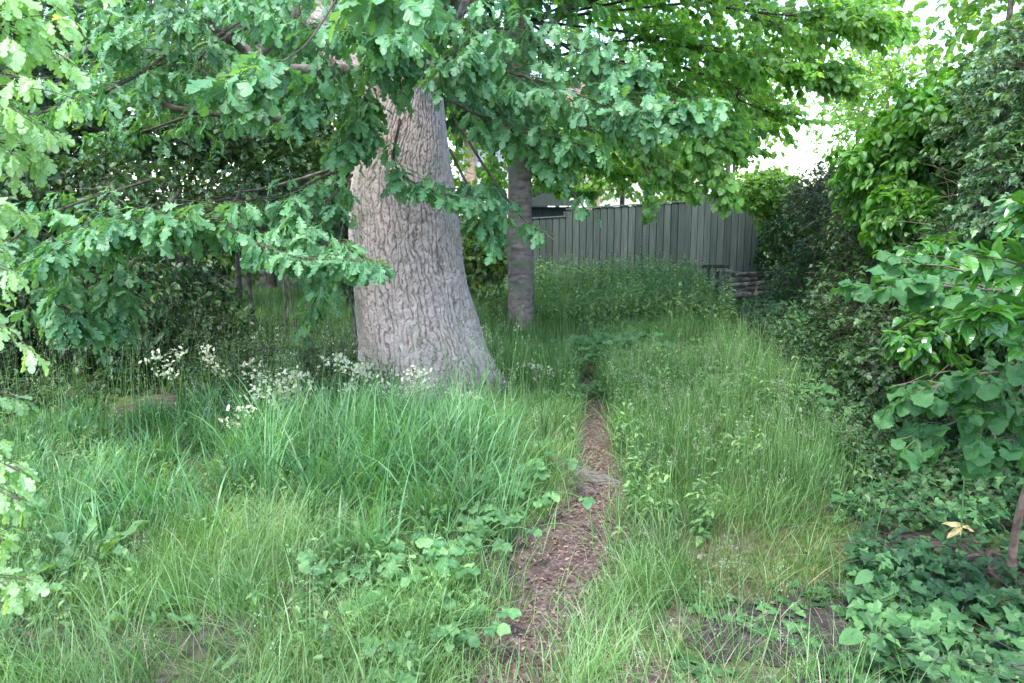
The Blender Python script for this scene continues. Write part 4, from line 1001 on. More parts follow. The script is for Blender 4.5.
def laurel():
    t = thing('privet_bush', 'glossy bright-leaved bush above the round-leaved hazel', 'shrub', (2.0, 2.5, 0), HG)
    for pts, r in (([(2.0, 2.5, -0.05), (1.95, 2.45, 0.7), (1.85, 2.45, 1.3), (1.8, 2.4, 1.9)], 0.02), ([(2.1, 2.45, -0.05), (2.0, 2.4, 0.9), (1.75, 2.4, 1.4)], 0.015)):
        a = Acc(); tube(a, pts, np.linspace(r, r * 0.5, len(pts)), 8, n=22, wob=0.05); obj('stem', a, M['twigpale'], t, smooth=True)
    c = Acc()
    def B(pts, rad, n, size=0.072, **k): bough(c, [at(*p) for p in pts], rad, n, 'glossy', size, per=7, droop=0.15, twl=0.1, **k)
    B([(1110, 300, 2.5), (1060, 280, 2.4), (1010, 262, 2.3), (965, 255, 2.25)], 0.12, 18, flat=0.9, r0=0.006)
    B([(1110, 330, 2.5), (1060, 320, 2.4), (1010, 315, 2.3), (960, 312, 2.25)], 0.12, 20, flat=0.9, r0=0.006)
    B([(1110, 250, 2.5), (1060, 225, 2.3), (1020, 205, 2.2)], 0.10, 12, flat=0.9, r0=0.006)
    B([(1110, 330, 2.5), (1070, 345, 2.4), (1020, 345, 2.3)], 0.12, 14, flat=0.9, r0=0.006)
    B([(1110, 290, 2.5), (1070, 260, 2.4), (1030, 240, 2.3)], 0.12, 14, flat=0.9, r0=0.006)
    crown_blob(c, (2.35, 2.7, 1.4), (0.45, 0.5, 0.6), 130, 'glossy', 0.07, per=6, seed=6, droop=0.15)
    B([(1110, 200, 2.6), (1060, 190, 2.5), (1015, 215, 2.4)], 0.12, 14, flat=0.9, r0=0.006)
    obj('crown', c, [M['glossy'], M['twigpale']], t)
laurel()

# ------------------------------------------------------------------ grasses
def blades(acc, P, h, w, lean, curl, seg=4, az=None, mat=0, rnd=None, width_min=0.15):
    m = len(P)
    if m == 0: return
    az = rng.uniform(0, 2 * PI, m) if az is None else az
    d = np.c_[np.cos(az), np.sin(az), np.zeros(m)]
    tw = az + PI / 2 + rng.normal(size=m) * 0.5
    s = np.c_[np.cos(tw), np.sin(tw), np.zeros(m)]
    th = np.broadcast_to(lean, (m,)).copy(); curl = np.broadcast_to(curl, (m,))
    p = P.copy(); rows = []
    for k in range(seg + 1):
        t = k / seg
        ww = (w * (1 - t ** 2.2 * 0.92) * (0.7 + 0.3 * min(1, t * 4)))[:, None]
        rows += [p - s * ww / 2, p + s * ww / 2]
        p = p + (np.sin(th)[:, None] * d + np.cos(th)[:, None] * np.array([0, 0, 1.0])) * (h / seg)[:, None]
        th = th + curl / seg * (0.4 + 1.2 * t)
    V = np.stack(rows, 1)
    base = (np.arange(m) * (seg + 1) * 2)[:, None]; i = (np.arange(seg) * 2)[None]
    q = np.stack([base + i, base + i + 1, base + i + 3, base + i + 2], -1).reshape(-1, 4)
    rnd = rng.random(m) if rnd is None else rnd
    acc.add(V, quads=q, rnd=np.repeat(rnd, (seg + 1) * 2), mat=mat)

def scatter(n, x0, x1, y0, y1, dens):
    x = rng.uniform(x0, x1, n); y = rng.uniform(y0, y1, n)
    k = rng.random(n) < dens(x, y)
    x, y = x[k], y[k]
    return np.c_[x, y, gh(x, y) - 0.01]
def pmask(x, y, lo=0.9, hi=1.6):
    d, w = path_dist(x, y)
    e = d / np.maximum(w, 0.05)
    e = e + 1.5 * (fbm(x * 4, y * 4, 61) - 0.5)
    return np.clip((e - lo) / (hi - lo), 0, 1)
def omask(x, y): return (np.hypot(x - OAK[0], y - OAK[1]) > 0.52).astype(float)
def ss(v, a, b):
    t = np.clip((v - a) / (b - a), 0, 1); return t * t * (3 - 2 * t)
def bare(x, y):      # mossy and bare area by the ivy
    q = ((x - 1.38) / 0.66) ** 2 + ((y - 3.2) / 0.85) ** 2
    return 0.10 + 0.90 * ss(q + 1.2 * (fbm(x * 3, y * 3, 77) - 0.5), 0.6, 1.35)
def hedge_in(x, y):  # 0 under the hedge
    hx = np.interp(y, [2, 3.3, 4.5, 5.1, 6.5, 8.7, 10.5, 12, 15], [1.4, 1.65, 1.95, 2.1, 2.35, 2.6, 2.9, 3.1, 3.5])
    return ss(hx - x + 0.4 * (fbm(x * 2, y * 2, 71) - 0.5), -0.15, 0.35)

def flow(x, y, sc=1.1, seed=201):
    """slowly turning lie of the grass"""
    return 4 * PI * fbm(x * sc, y * sc, seed, 3)

def lush_grass():
    a = Acc()
    def dens(x, y):
        k = ss(x, -4.4, -3.2) * ss(-x + 0.0, -0.2, 0.3) * ss(y + 0.8 * (fbm(x * 2, y * 2, 25) - 0.5), 3.1, 3.9) * ss(-y, -6.6, -5.9)
        return k * pmask(x, y, 1.2, 2.6) * omask(x, y) * (0.12 + 0.88 * ss(fbm(x * 1.6, y * 1.6, 21), 0.40, 0.56))
    T = scatter(1150, -4.4, 0.4, 2.8, 6.7, dens)
    for cx, cy, k in ((-0.55, 4.35, 26), (-1.05, 4.6, 22), (-1.6, 4.7, 16), (-0.9, 5.2, 20), (-1.5, 5.4, 18), (-0.25, 5.0, 10), (-0.75, 3.9, 12), (-2.3, 5.0, 14), (-0.2, 4.5, 8)):
        q = rng.normal(size=(k, 2)) * 0.16 + (cx, cy); T = np.vstack([T, np.c_[q, gh(q[:, 0], q[:, 1])]])
    per = 26
    i = np.repeat(np.arange(len(T)), per); m = len(i)
    o = rng.normal(size=(m, 2)) * 0.04
    P = T[i] + np.c_[o, np.zeros(m)]
    az = np.arctan2(o[:, 1], o[:, 0]) + rng.normal(size=m) * 0.5
    fl = flow(P[:, 0], P[:, 1])
    az = np.where(rng.random(m) < 0.45, fl + rng.normal(size=m) * 0.6, az)
    dT = np.hypot(T[:, 0] - OAK[0], T[:, 1] - OAK[1])
    mound = 1 + 0.35 * np.exp(-((T[:, 0] + 0.85) / 0.9) ** 2 - ((T[:, 1] - 4.6) / 0.8) ** 2)
    hs = (mound * (0.30 + 0.24 * rng.random(len(T))) * (0.45 + 0.55 * ss(dT, 0.7, 2.0)) * (0.5 + 0.5 * ss(T[:, 0], -2.9, -1.5)))[i] * (0.55 + 0.6 * rng.random(m))
    blades(a, P, hs, 0.005 + 0.007 * rng.random(m), np.abs(rng.normal(size=m)) * 0.3 + 0.05, 0.5 + 2.2 * rng.random(m) ** 1.5, seg=7, az=az,
           rnd=np.clip(rng.random(len(T))[i] * 0.6 + rng.random(m) * 0.5 - 0.05, 0, 1))
    tag(obj('lush_grass', a, M['grass_lush']), 'long arching blue-green grass around the foot of the oak', 'grass', kind='stuff')
lush_grass()

def fine_grass():
    a = Acc()
    def front(x, y): return 1.0 * (0.26 * ss(-y, -3.3, -2.9) + 0.02 + 0.72 * pmask(x, y, 0.6, 2.0)) * np.where(y > 3.3, pmask(x, y, 0.7, 1.6), 1) * hedge_in(x, y) * bare(x, y) * (0.18 + 0.82 * ss(fbm(x * 2.6, y * 2.6, 23), 0.36, 0.58)) * (1 - 0.55 * ss(-x, 0.2, 0.6) * ss(y, 3.6, 4.2))
    P = scatter(95000, -3.2, 1.9, 1.9, 4.6, front); m = len(P)
    pm = 0.45 + 0.55 * pmask(P[:, 0], P[:, 1], 0.8, 2.4)
    hh = (0.07 + 0.22 * rng.random(m) ** 1.3 + 0.22 * (fbm(P[:, 0] * 2.2, P[:, 1] * 2.2, 3) - 0.3)) * pm
    az = np.where(rng.random(m) < 0.6, flow(P[:, 0], P[:, 1], 1.4) + rng.normal(size=m) * 0.8, rng.uniform(0, 2 * PI, m))
    blades(a, P, np.maximum(hh, 0.04), 0.0020 + 0.0042 * rng.random(m) ** 2, np.abs(rng.normal(size=m)) * 0.45 + 0.1, 0.2 + 2.0 * rng.random(m), seg=5, az=az,
           rnd=np.clip(fbm(P[:, 0] * 1.6, P[:, 1] * 1.6, 5) * 1.1 - 0.15 + rng.normal(size=m) * 0.25, 0, 1))
    P = scatter(16000, -0.35, 0.75, 3.9, 8.2, lambda x, y: pmask(x, y, 0.75, 1.5) * omask(x, y) * (0.3 + 0.7 * ss(fbm(x * 3, y * 3, 47), 0.35, 0.55))); m = len(P)
    blades(a, P, 0.06 + 0.15 * rng.random(m), 0.0022 + 0.003 * rng.random(m) ** 2, np.abs(rng.normal(size=m)) * 0.35 + 0.1, 0.4 + 1.4 * rng.random(m), seg=4, rnd=np.clip(0.6 + rng.normal(size=m) * 0.25, 0, 1))
    P = scatter(2600, 0.1, 1.9, 3.2, 7.5, lambda x, y: ss(path_dist(x, y)[0] / np.maximum(path_dist(x, y)[1], .05), 0.8, 1.3) * ss(-path_dist(x, y)[0] / np.maximum(path_dist(x, y)[1], .05), -3.2, -2.4)); m = len(P)
    d_, w_ = path_dist(P[:, 0], P[:, 1]); gx = path_dist(P[:, 0] + 0.01, P[:, 1])[0] - d_
    az = np.where(gx > 0, PI, 0) + rng.normal(size=m) * 0.7
    blades(a, P, 0.16 + 0.2 * rng.random(m), 0.003 + 0.003 * rng.random(m), 0.25 + np.abs(rng.normal(size=m)) * 0.3, 0.8 + 1.3 * rng.random(m), seg=6, az=az, rnd=np.clip(0.6 + rng.normal(size=m) * 0.25, 0, 1))
    def verge(x, y):
        d, w = path_dist(x, y); return ss(d / w, 0.15, 1.1) * ss(-d / w, -3.2, -2.0) * (0.25 + 0.75 * ss(fbm(x * 3, y * 3, 45), 0.42, 0.6))
    P = scatter(15000, -0.8, 1.0, 1.9, 6.5, verge); m = len(P)
    blades(a, P, 0.10 + 0.22 * rng.random(m), 0.0025 + 0.0035 * rng.random(m) ** 2, np.abs(rng.normal(size=m)) * 0.35 + 0.1, 0.4 + 1.8 * rng.random(m), seg=5, az=rng.uniform(0, 2 * PI, m), rnd=np.clip(0.55 + rng.normal(size=m) * 0.25, 0, 1))
    # upright meadow grass on the hedge side of the path
    def right(x, y): return pmask(x, y, 0.95, 1.8) * hedge_in(x, y) * ss(x, 0.3, 0.55) * bare(x, y) * (0.25 + 0.75 * ss(fbm(x * 2.2, y * 2.2, 29), 0.34, 0.55)) * (1 - 0.6 * ss(y - 1.2 * x, 4.2, 5.4) * 0)
    P = scatter(52000, 0.35, 3.2, 3.0, 7.4, right); m = len(P)
    hb = 0.35 + 0.65 * ss(((P[:, 0] - 1.25) / 0.75) ** 2 + ((P[:, 1] - 3.2) / 0.85) ** 2, 0.9, 2.6)
    hb = hb * (0.55 + 0.45 * pmask(P[:, 0], P[:, 1], 1.0, 3.0)) * (0.72 + 0.28 * ss(P[:, 1], 3.6, 5.0)) * (0.6 + 0.8 * fbm(P[:, 0] * 2.4, P[:, 1] * 2.4, 6))
    az = np.where(rng.random(m) < 0.4, flow(P[:, 0], P[:, 1], 1.4) + rng.normal(size=m) * 0.8, rng.uniform(0, 2 * PI, m))
    blades(a, P, (0.14 + 0.26 * rng.random(m)) * hb + 0.02, 0.0022 + 0.0038 * rng.random(m) ** 2, np.abs(rng.normal(size=m)) * 0.24, 0.1 + 1.2 * rng.random(m) ** 1.5, seg=5, az=az, rnd=np.clip(-0.15 + fbm(P[:, 0] * 1.6, P[:, 1] * 1.6, 15) * 0.9 + rng.normal(size=m) * 0.25, 0, 1))
    # further back, around the slim tree and up to the fence
    def back(x, y): return hedge_in(x, y) * pmask(x, y, 1.0, 1.6) * omask(x, y) * (0.3 + 0.7 * ss(fbm(x * 1.2, y * 1.2, 37), 0.3, 0.6))
    P = scatter(90000, -1.2, 4.0, 6.3, 15.0, back); m = len(P)
    blades(a, P, (0.18 + 0.26 * rng.random(m)) * (0.5 + fbm(P[:, 0] * 1.5, P[:, 1] * 1.5, 8)) * (1 - 0.7 * np.exp(-((P[:, 0] - 0.1) / 0.9) ** 2 - ((P[:, 1] - 9.3) / 1.1) ** 2)), 0.005 + 0.004 * rng.random(m), np.abs(rng.normal(size=m)) * 0.2, 0.2 + 0.8 * rng.random(m), seg=3, rnd=np.clip(0.45 + rng.normal(size=m) * 0.25, 0, 1))
    # shaded strip and the lawn beyond it on the oak's far side
    P = scatter(60000, -8.0, -0.9, 6.4, 15.0, lambda x, y: omask(x, y) * (0.15 + 0.85 * ss(y, 8.6, 9.4)) * (0.4 + 0.6 * fbm(x, y, 41))); m = len(P)
    blades(a, P, 0.10 + 0.14 * rng.random(m), 0.006 + 0.004 * rng.random(m), np.abs(rng.normal(size=m)) * 0.3, 0.3 + 0.8 * rng.random(m), seg=3, rnd=np.clip(0.5 + rng.normal(size=m) * 0.25, 0, 1))
    tag(obj('meadow_grass', a, M['grass_fine']), 'fine green grass on both sides of the path', 'grass', kind='stuff')
    a = Acc()
    P = scatter(26000, 0.5, 2.1, 2.5, 4.3, lambda x, y: (1 - bare(x, y)) * hedge_in(x, y) * ss(y + 0.5 * (fbm(x * 4, y * 4, 2) - 0.5), 2.85, 3.2) * pmask(x, y, 1.2, 2.0)); m = len(P)
    blades(a, P, 0.03 + 0.06 * rng.random(m), 0.002 + 0.0015 * rng.random(m), np.abs(rng.normal(size=m)) * 0.5, 0.4 + 1.2 * rng.random(m), seg=3)
    tag(obj('mossy_grass', a, M['grass_moss']), 'short yellowish mossy turf between tall grass and ivy', 'grass', kind='stuff')
    a = Acc()
    P = scatter(14000, -2.8, 1.9, 2.0, 5.5, lambda x, y: (0.35 + 0.65 * bare(x, y)) * (0.35 + 0.65 * ss(fbm(x * 2.5, y * 2.5, 51), 0.5, 0.62)) * hedge_in(x, y) * pmask(x, y, 0.3, 1.3)); m = len(P)
    blades(a, P, 0.07 + 0.18 * rng.random(m), 0.0012 + 0.0014 * rng.random(m), 0.6 + np.abs(rng.normal(size=m)) * 0.5, 0.3 + 1.0 * rng.random(m), seg=4)
    tag(obj('dry_grass', a, M['straw']), 'thin straw-coloured dead stalks lying in the grass', 'grass', kind='stuff')
fine_grass()

def seed_heads():
    a = Acc()
    zones = [(560, (-3.6, 0.1, 4.0, 6.4), 0.55, 1.0), (750, (0.4, 2.2, 3.6, 7.4), 0.30, 0.56), (130, (-2.4, 0.0, 2.2, 3.8), 0.22, 0.42), (40, (0.35, 1.0, 2.0, 3.2), 0.22, 0.36), (900, (-0.8, 3.4, 7.5, 14.0), 0.5, 0.95)]
    for n, (x0, x1, y0, y1), h0, h1 in zones:
        P = scatter(n, x0, x1, y0, y1, lambda x, y: pmask(x, y, 0.9, 1.6) * omask(x, y) * hedge_in(x, y)); m = len(P)
        az = rng.uniform(0, 2 * PI, m); h = rng.uniform(h0, h1, m)
        lean = np.abs(rng.normal(size=m)) * 0.15; curl = 0.1 + 0.4 * rng.random(m)
        blades(a, P, h, np.full(m, 0.0022), lean, curl, seg=6, az=az, mat=1, rnd=np.full(m, 0.6))
        # repeat the blade integration to find the panicle part
        d = np.c_[np.cos(az), np.sin(az), np.zeros(m)]; p = P.copy(); th = lean.copy(); pts = [p.copy()]
        for k in range(6):
            p = p + (np.sin(th)[:, None] * d + np.cos(th)[:, None] * np.array([0, 0, 1.0])) * (h / 6)[:, None]
            th = th + curl / 6 * (0.4 + 1.2 * (k / 6)); pts.append(p.copy())
        S = 26
        i = np.repeat(np.arange(m), S); t = rng.random(len(i)) ** 0.8
        A, B_ = pts[5][i], pts[6][i]
        ln = (h / 6)[i]
        q = A + (B_ - A) * (t * 1.15)[:, None] + rng.normal(size=(len(i), 3)) * (0.016 * (1.2 - t))[:, None]
        D = rng.normal(size=(len(i), 3)) * 0.5 + np.array([0, 0, 1.0])
        leaves(a, q, D, rng.normal(size=(len(i), 3)), 0.004 + 0.005 * rng.random(len(i)), 'small', mat=0)
    tag(obj('seeding_grass', a, [M['seed'], M['grass_fine']]), 'thin grass stalks with feathery pale seed heads', 'grass', kind='stuff')
seed_heads()

# ------------------------------------------------------------------ weeds, ivy, litter
def weed_cover():
    a = Acc()
    def ring(P, kind, size, per, hmin, hmax, mat=0, acc=a):
        m = len(P); hh = rng.uniform(hmin, hmax, m)
        top = P + np.c_[rng.normal(size=(m, 2)) * 0.04, hh]
        twigs(acc, P, top, 0.0022, 0.0014, mat=1, seg=2, sag=0)
        i = np.repeat(np.arange(m), per); t = 0.25 + 0.75 * rng.random(len(i))
        q = P[i] + (top - P)[i] * t[:, None]
        az = rng.uniform(0, 2 * PI, len(i))
        D = np.c_[np.cos(az), np.sin(az), rng.uniform(-0.35, 0.45, len(i))]
        leaves(acc, q, D, np.array([0, 0, 1.0]) + rng.normal(size=(len(i), 3)) * 0.2, size * (0.6 + 0.6 * rng.random(len(i))) * (1.15 - 0.5 * t), kind, mat=mat)
    # mixed leafy growth near the fence
    P = scatter(2800, -0.6, 3.6, 9.6, 14.6, lambda x, y: hedge_in(x, y) * (np.hypot(x - 0.1, y - 9.6) > 0.8) * ss(fbm(x, y, 91), 0.35, 0.5)); ring(P, 'nettle', 0.09, 14, 0.32, 0.80)
    # darker cover in the middle distance on the hedge side
    P = scatter(2600, 0.9, 3.4, 6.0, 11.0, lambda x, y: hedge_in(x, y - 0.3) * ss(fbm(x * 1.4, y * 1.4, 95), 0.35, 0.5)); ring(P, 'nettle', 0.07, 10, 0.12, 0.36)
    a3 = Acc()
    P = scatter(5200, 1.3, 4.0, 4.3, 11.0, lambda x, y: ss(x - np.interp(y, [4, 5.1, 6.5, 8.7, 10.5, 12], [1.75, 1.8, 1.95, 2.0, 2.5, 3.0]) + 0.5 * (fbm(x * 2, y * 2, 171) - 0.5), -0.1, 0.3)); ring(P, 'nettle', 0.065, 10, 0.06, 0.30, acc=a3)
    tag(obj('shaded_ground_cover', a3, [M['dark'], M['twig']]), 'dark leafy ground cover between tall grass and hedge foot', 'ground cover', kind='stuff')
    # among the front grasses
    P = scatter(2000, -3.8, 0.1, 2.1, 5.6, lambda x, y: ss(fbm(x * 1.6, y * 1.6, 99), 0.45, 0.55) * pmask(x, y, 1.0, 1.6)); ring(P, 'nettle', 0.05, 8, 0.08, 0.25)
    P = scatter(2600, 0.4, 2.3, 3.6, 7.5, lambda x, y: ss(fbm(x * 1.6, y * 1.6, 103), 0.34, 0.55) * hedge_in(x, y) * pmask(x, y, 1.0, 1.6)); ring(P, 'nettle', 0.055, 10, 0.14, 0.40)
    th = rng.uniform(0, 2 * PI, 260); rr = 0.62 + 0.22 * rng.random(260)
    P = np.c_[OAK[0] + 0.02 + rr * np.cos(th) * 1.05, OAK[1] + rr * np.sin(th)]; P = np.c_[P, gh(P[:, 0], P[:, 1])]; ring(P, 'nettle', 0.035, 9, 0.08, 0.30)
    tag(obj('weeds', a, [M['nettle'], M['grass_fine']]), 'mixed leafy weeds growing through the grass up to the fence', 'weeds', kind='stuff')
    # shaded low growth under the oak's far side
    a2 = Acc()
    P = scatter(4200, -6.5, -0.9, 5.9, 9.6, lambda x, y: omask(x, y) * (1 - 0.8 * ss(x, -3.4, -2.9) * ss(y, 8.1, 8.7)) * ss(fbm(x * 1.3, y * 1.3, 111), 0.3, 0.5)); ring(P, 'nettle', 0.075, 9, 0.08, 0.42, acc=a2)
    tag(obj('undergrowth', a2, [M['dark'], M['twig']]), 'dark low undergrowth in the shade behind the long grass', 'undergrowth', kind='stuff')
weed_cover()

def ivy_cover():
    a = Acc()
    def hx(y): return np.interp(y, [1.8, 2.4, 3.3, 4.5, 6.5, 8.7, 10.5, 13], [1.05, 1.15, 1.5, 1.85, 2.35, 2.7, 3.0, 3.5])
    n = 60000; x = rng.uniform(0.9, 5.0, n); y = 1.9 + 11.5 * rng.random(n) ** 1.5
    k = (x > hx(y) + 0.5 * (fbm(x * 2.5, y * 2.5, 131) - 0.5)) & (x < hx(y) + 2.2); k &= rng.random(n) < (0.2 + 0.8 * ss(fbm(x * 4, y * 4, 133), 0.34, 0.48))
    x, y = x[k], y[k]; m = len(x)
    z = gh(x, y) + 0.02 + rng.random(m) * (0.5 + fbm(x * 2, y * 2, 3)) * (0.12 + 0.35 * ss(y, 4.5, 7.5) * ss(x - hx(y), 0.0, 1.2))
    az = rng.uniform(0, 2 * PI, m)
    leaves(a, np.c_[x, y, z], np.c_[np.cos(az) * 0.9, np.sin(az) * 0.9 - 0.3, rng.uniform(-0.5, 0.15, m)], np.array([0, -0.35, 1.0]) + rng.normal(size=(m, 3)) * 0.3, (0.032 + 0.03 * rng.random(m)) * (1 + 0.35 * ss(-y, -3.6, -2.6)), 'ivy', rnd=np.clip(1.6 * (fbm(x * 4, y * 4, 139) - 0.5) + 0.4 + rng.normal(size=m) * 0.3, 0, 1))
    s = np.c_[x, y, z]; e = s + rng.normal(size=(m, 3)) * np.array([0.12, 0.12, 0.02]); s = s[::10]; e = e[::10]
    twigs(a, s, e, 0.0022, 0.0015, mat=1, seg=2)
    # loose ivy runners at the bare patch
    P = scatter(420, 0.55, 1.4, 2.2, 3.2, lambda x, y: ss(fbm(x * 5, y * 5, 137), 0.5, 0.6)); m = len(P); az = rng.uniform(0, 2 * PI, m)
    leaves(a, P + [0, 0, 0.03], np.c_[np.cos(az), np.sin(az), rng.uniform(-0.2, 0.2, m)], np.array([0, -0.2, 1.0]) + rng.normal(size=(m, 3)) * 0.25, 0.04 + 0.02 * rng.random(m), 'ivy')
    tag(obj('ground_ivy', a, [M['ivy'], M['twig']]), 'glossy dark ivy carpeting the ground along the foot of the hedge', 'ivy', kind='stuff')
ivy_cover()

def litter():
    a = Acc()
    n = 26000; t = rng.random(n); f = t * (len(PATH) - 1.01); i = f.astype(int); fr = (f - i)[:, None]
    c = PATH[i] * (1 - fr) + PATH[i + 1] * fr
    xy = c + rng.normal(size=(n, 2)) * 0.13
    z = gh(xy[:, 0], xy[:, 1]) + 0.008 + 0.014 * rng.random(n)
    az = rng.uniform(0, 2 * PI, n)
    leaves(a, np.c_[xy, z], np.c_[np.cos(az), np.sin(az), rng.normal(size=n) * 0.15], np.array([0, 0, 1.0]) + rng.normal(size=(n, 3)) * 0.25, 0.004 + 0.022 * rng.random(n) ** 4, 'small')
    P = scatter(5000, 0.4, 3.2, 2.0, 9.0, lambda x, y: ss(fbm(x * 2, y * 2, 151), 0.4, 0.6) * 0.8); m = len(P); az = rng.uniform(0, 2 * PI, m)
    leaves(a, P + [0, 0, 0.025], np.c_[np.cos(az), np.sin(az), rng.normal(size=m) * 0.2], np.array([0, 0, 1.0]) + rng.normal(size=(m, 3)) * 0.3, 0.015 + 0.03 * rng.random(m) ** 2, 'small')
    P = scatter(3500, -6, 0, 2.0, 9.0, lambda x, y: 0.6 + 0 * x); m = len(P); az = rng.uniform(0, 2 * PI, m)
    leaves(a, P + [0, 0, 0.025], np.c_[np.cos(az), np.sin(az), rng.normal(size=m) * 0.2], np.array([0, 0, 1.0]) + rng.normal(size=(m, 3)) * 0.3, 0.02 + 0.03 * rng.random(m), 'small')
    tag(obj('leaf_litter', a, M['dead']), 'brown fallen leaves and wood chips trodden into the path', 'leaf litter', kind='stuff')
litter()

# single plants ------------------------------------------------------
def rosette(name, label, cat, px, py, n, size, kind, mat, up=0.5, stem=None, group=None, spread=0.1, lean=(0, 0)):
    x, y = on_ground(px, py); z = float(gh(x, y))
    t = thing(name, label, cat, (x, y, z), group)
    az = np.arange(n) * 2.4 + rng.random(n) * 0.6; el = up + rng.normal(size=n) * 0.25
    D = np.c_[np.cos(az) + lean[0], np.sin(az) + lean[1], el]
    P = np.c_[x + np.cos(az) * 0.01, y + np.sin(az) * 0.01, np.full(n, z)]
    sl = size * 0.5
    E = P + nrm(D + np.array([0, 0, 0.8])) * (sl * (0.5 + rng.random(n)))[:, None]
    a = Acc(); leaves(a, E, D, np.array([0, 0, 1.0]) + rng.normal(size=(n, 3)) * 0.2, size * (0.7 + 0.5 * rng.random(n)), kind)
    obj('foliage', a, M[mat], t)
    a = Acc(); twigs(a, P, E, 0.003, 0.002, mat=0, seg=3, sag=0.02); obj('stalk', a, M['weed'], t)
    return t
docks = [(88, 575, 9, 0.21, 'dock plant with long pale upright leaf among grass near the young oak'), (60, 530, 7, 0.19, 'dock plant behind the pale upright-leaved dock'), (30, 610, 8, 0.20, 'low dock plant under the white-lit oak leaves at the corner'),
         (150, 632, 6, 0.15, 'small dock plant in the fine grass at the bottom'), (372, 560, 5, 0.13, 'dock with two broad leaves at the edge of the long grass')]
for px, py, n, s, l in docks:
    rosette('dock_plant', l, 'plant', px, py, n, s, 'dock', 'weed', 0.75, group='docks in the grass')
rosette('bramble', 'leafy bramble seedling beside the path bend', 'plant', 520, 505, 22, 0.055, 'hazel', 'weed', 0.7, spread=0.2, group='young brambles beside the path')
def bramble(label, px, py, n, rad, h, size=0.055, group='young brambles beside the path', mat='weed', kind='hazel', name='bramble'):
    x, y = on_ground(px, py); z = float(gh(x, y)); t = thing(name, label, 'plant', (x, y, z), group)
    E = np.c_[x + rng.normal(size=n) * rad, y + rng.normal(size=n) * rad * 0.8, z + h * (0.4 + 0.6 * rng.random(n))]
    S = np.c_[x + rng.normal(size=n) * 0.02, y + rng.normal(size=n) * 0.02, np.full(n, z)]
    a = Acc(); twigs(a, S, E, 0.0028, 0.0016, mat=0, seg=4, sag=0.15); obj('stem', a, M['weed'], t)
    i = np.repeat(np.arange(n), 3); k = np.tile([0, 1, 2], n); b = rng.uniform(0, 2 * PI, n)[i] + k * 2.1
    D = np.c_[np.cos(b), np.sin(b), rng.uniform(-0.2, 0.25, len(i))]
    a = Acc(); leaves(a, E[i], D, np.array([0, -0.25, 1.0]) + rng.normal(size=(len(i), 3)) * 0.2, size * (0.75 + 0.4 * rng.random(len(i))), kind); obj('foliage', a, M[mat], t)
bramble('young bramble with three-part leaves in the grass by the path bend', 440, 590, 16, 0.12, 0.2)
bramble('broad clump of bramble leaves low beside the bare path', 430, 640, 18, 0.14, 0.12)
bramble('light green bramble clump nearest the exposed root', 515, 510, 26, 0.17, 0.22, 0.055)
bramble('pale bramble clump between the grass tussocks and the path bend', 470, 560, 20, 0.13, 0.2, 0.05)
bramble('bramble clump nearest the bottom of the path', 400, 672, 16, 0.15, 0.14, 0.055)
bramble('bramble clump with a broad spread in the fine grass', 385, 610, 14, 0.12, 0.16, 0.05)
bramble('single bramble shoot in front of the long grass', 318, 600, 6, 0.06, 0.18, 0.05)
bramble('small bramble sprig at the foot of the long grass', 455, 545, 9, 0.10, 0.18, 0.045)
bramble('bluish leafy clump where tall grass meets the ivy', 812, 420, 16, 0.16, 0.25, 0.07, 'leafy clumps by the ivy', 'hazel')
bramble('bramble clump standing across the path near the slim tree', 605, 372, 46, 0.34, 0.42, 0.10, 'leafy clumps by the ivy', 'hazel')
bramble('low leafy clump in the gap behind the worn path', 585, 398, 22, 0.22, 0.18, 0.06, 'leafy clumps by the ivy', 'weed')

def big_leaf(label, px, py, tip_px, tip_py, size, mat='weed', droop=0.0, name='plantain_leaf'):
    """a lone long-stalked leaf bending over bare soil"""
    x, y = on_ground(px, py); z = float(gh(x, y)); t = thing('broadleaf_plant', label, 'plant', (x, y, z), None)
    E = at(tip_px, tip_py, y - 0.02)
    a = Acc(); tube(a, [(x, y, z - 0.01), (x * 0.5 + E[0] * 0.5 + 0.01, y, z * 0.4 + E[2] * 0.6), E], [0.005, 0.004, 0.003], 6, n=12); obj('stalk', a, M['weed'], t, smooth=True)
    a = Acc(); d = np.array([[(tip_px - px) * 0.02 - 0.5, -0.5, -0.15 + droop]])
    leaves(a, E[None], d, np.array([[0.1, -0.6, 1.0]]), [size], 'glossy', rnd=np.array([0.55])); obj('leaf', a, M[mat], t)
big_leaf('long-stalked pale leaf standing over the dark bare soil', 888, 612, 872, 572, 0.095)
big_leaf('broad pale leaf sprawled over the bare soil beside ivy', 885, 665, 862, 632, 0.12)
x, y = on_ground(958, 560)
t = thing('wilting_plant', 'wilting plant with curled yellow leaves in the ivy', 'plant', (x, y, float(gh(x, y))))
a = Acc(); P = np.repeat([[x, y, float(gh(x, y)) + 0.12]], 4, 0); leaves(a, P, np.array([[-0.8, -0.3, -0.5], [-0.9, 0, 0.2], [-0.5, -0.5, -0.9], [0.6, -0.2, -0.2]]), np.array([[0, -1, 0.8]] * 4), [0.09, 0.08, 0.07, 0.06], 'dock', rnd=np.array([0.3, 0.6, 0.9, 0.2])); obj('yellow_leaf', a, M['yellow'], t)
a = Acc(); tube(a, [(x, y, 0), (x, y, 0.15), (x - 0.01, y, 0.42), (x - 0.015, y, 0.56)], [0.006, 0.005, 0.003, 0.002], 6, n=14); obj('stem', a, M['weed'], t, smooth=True)
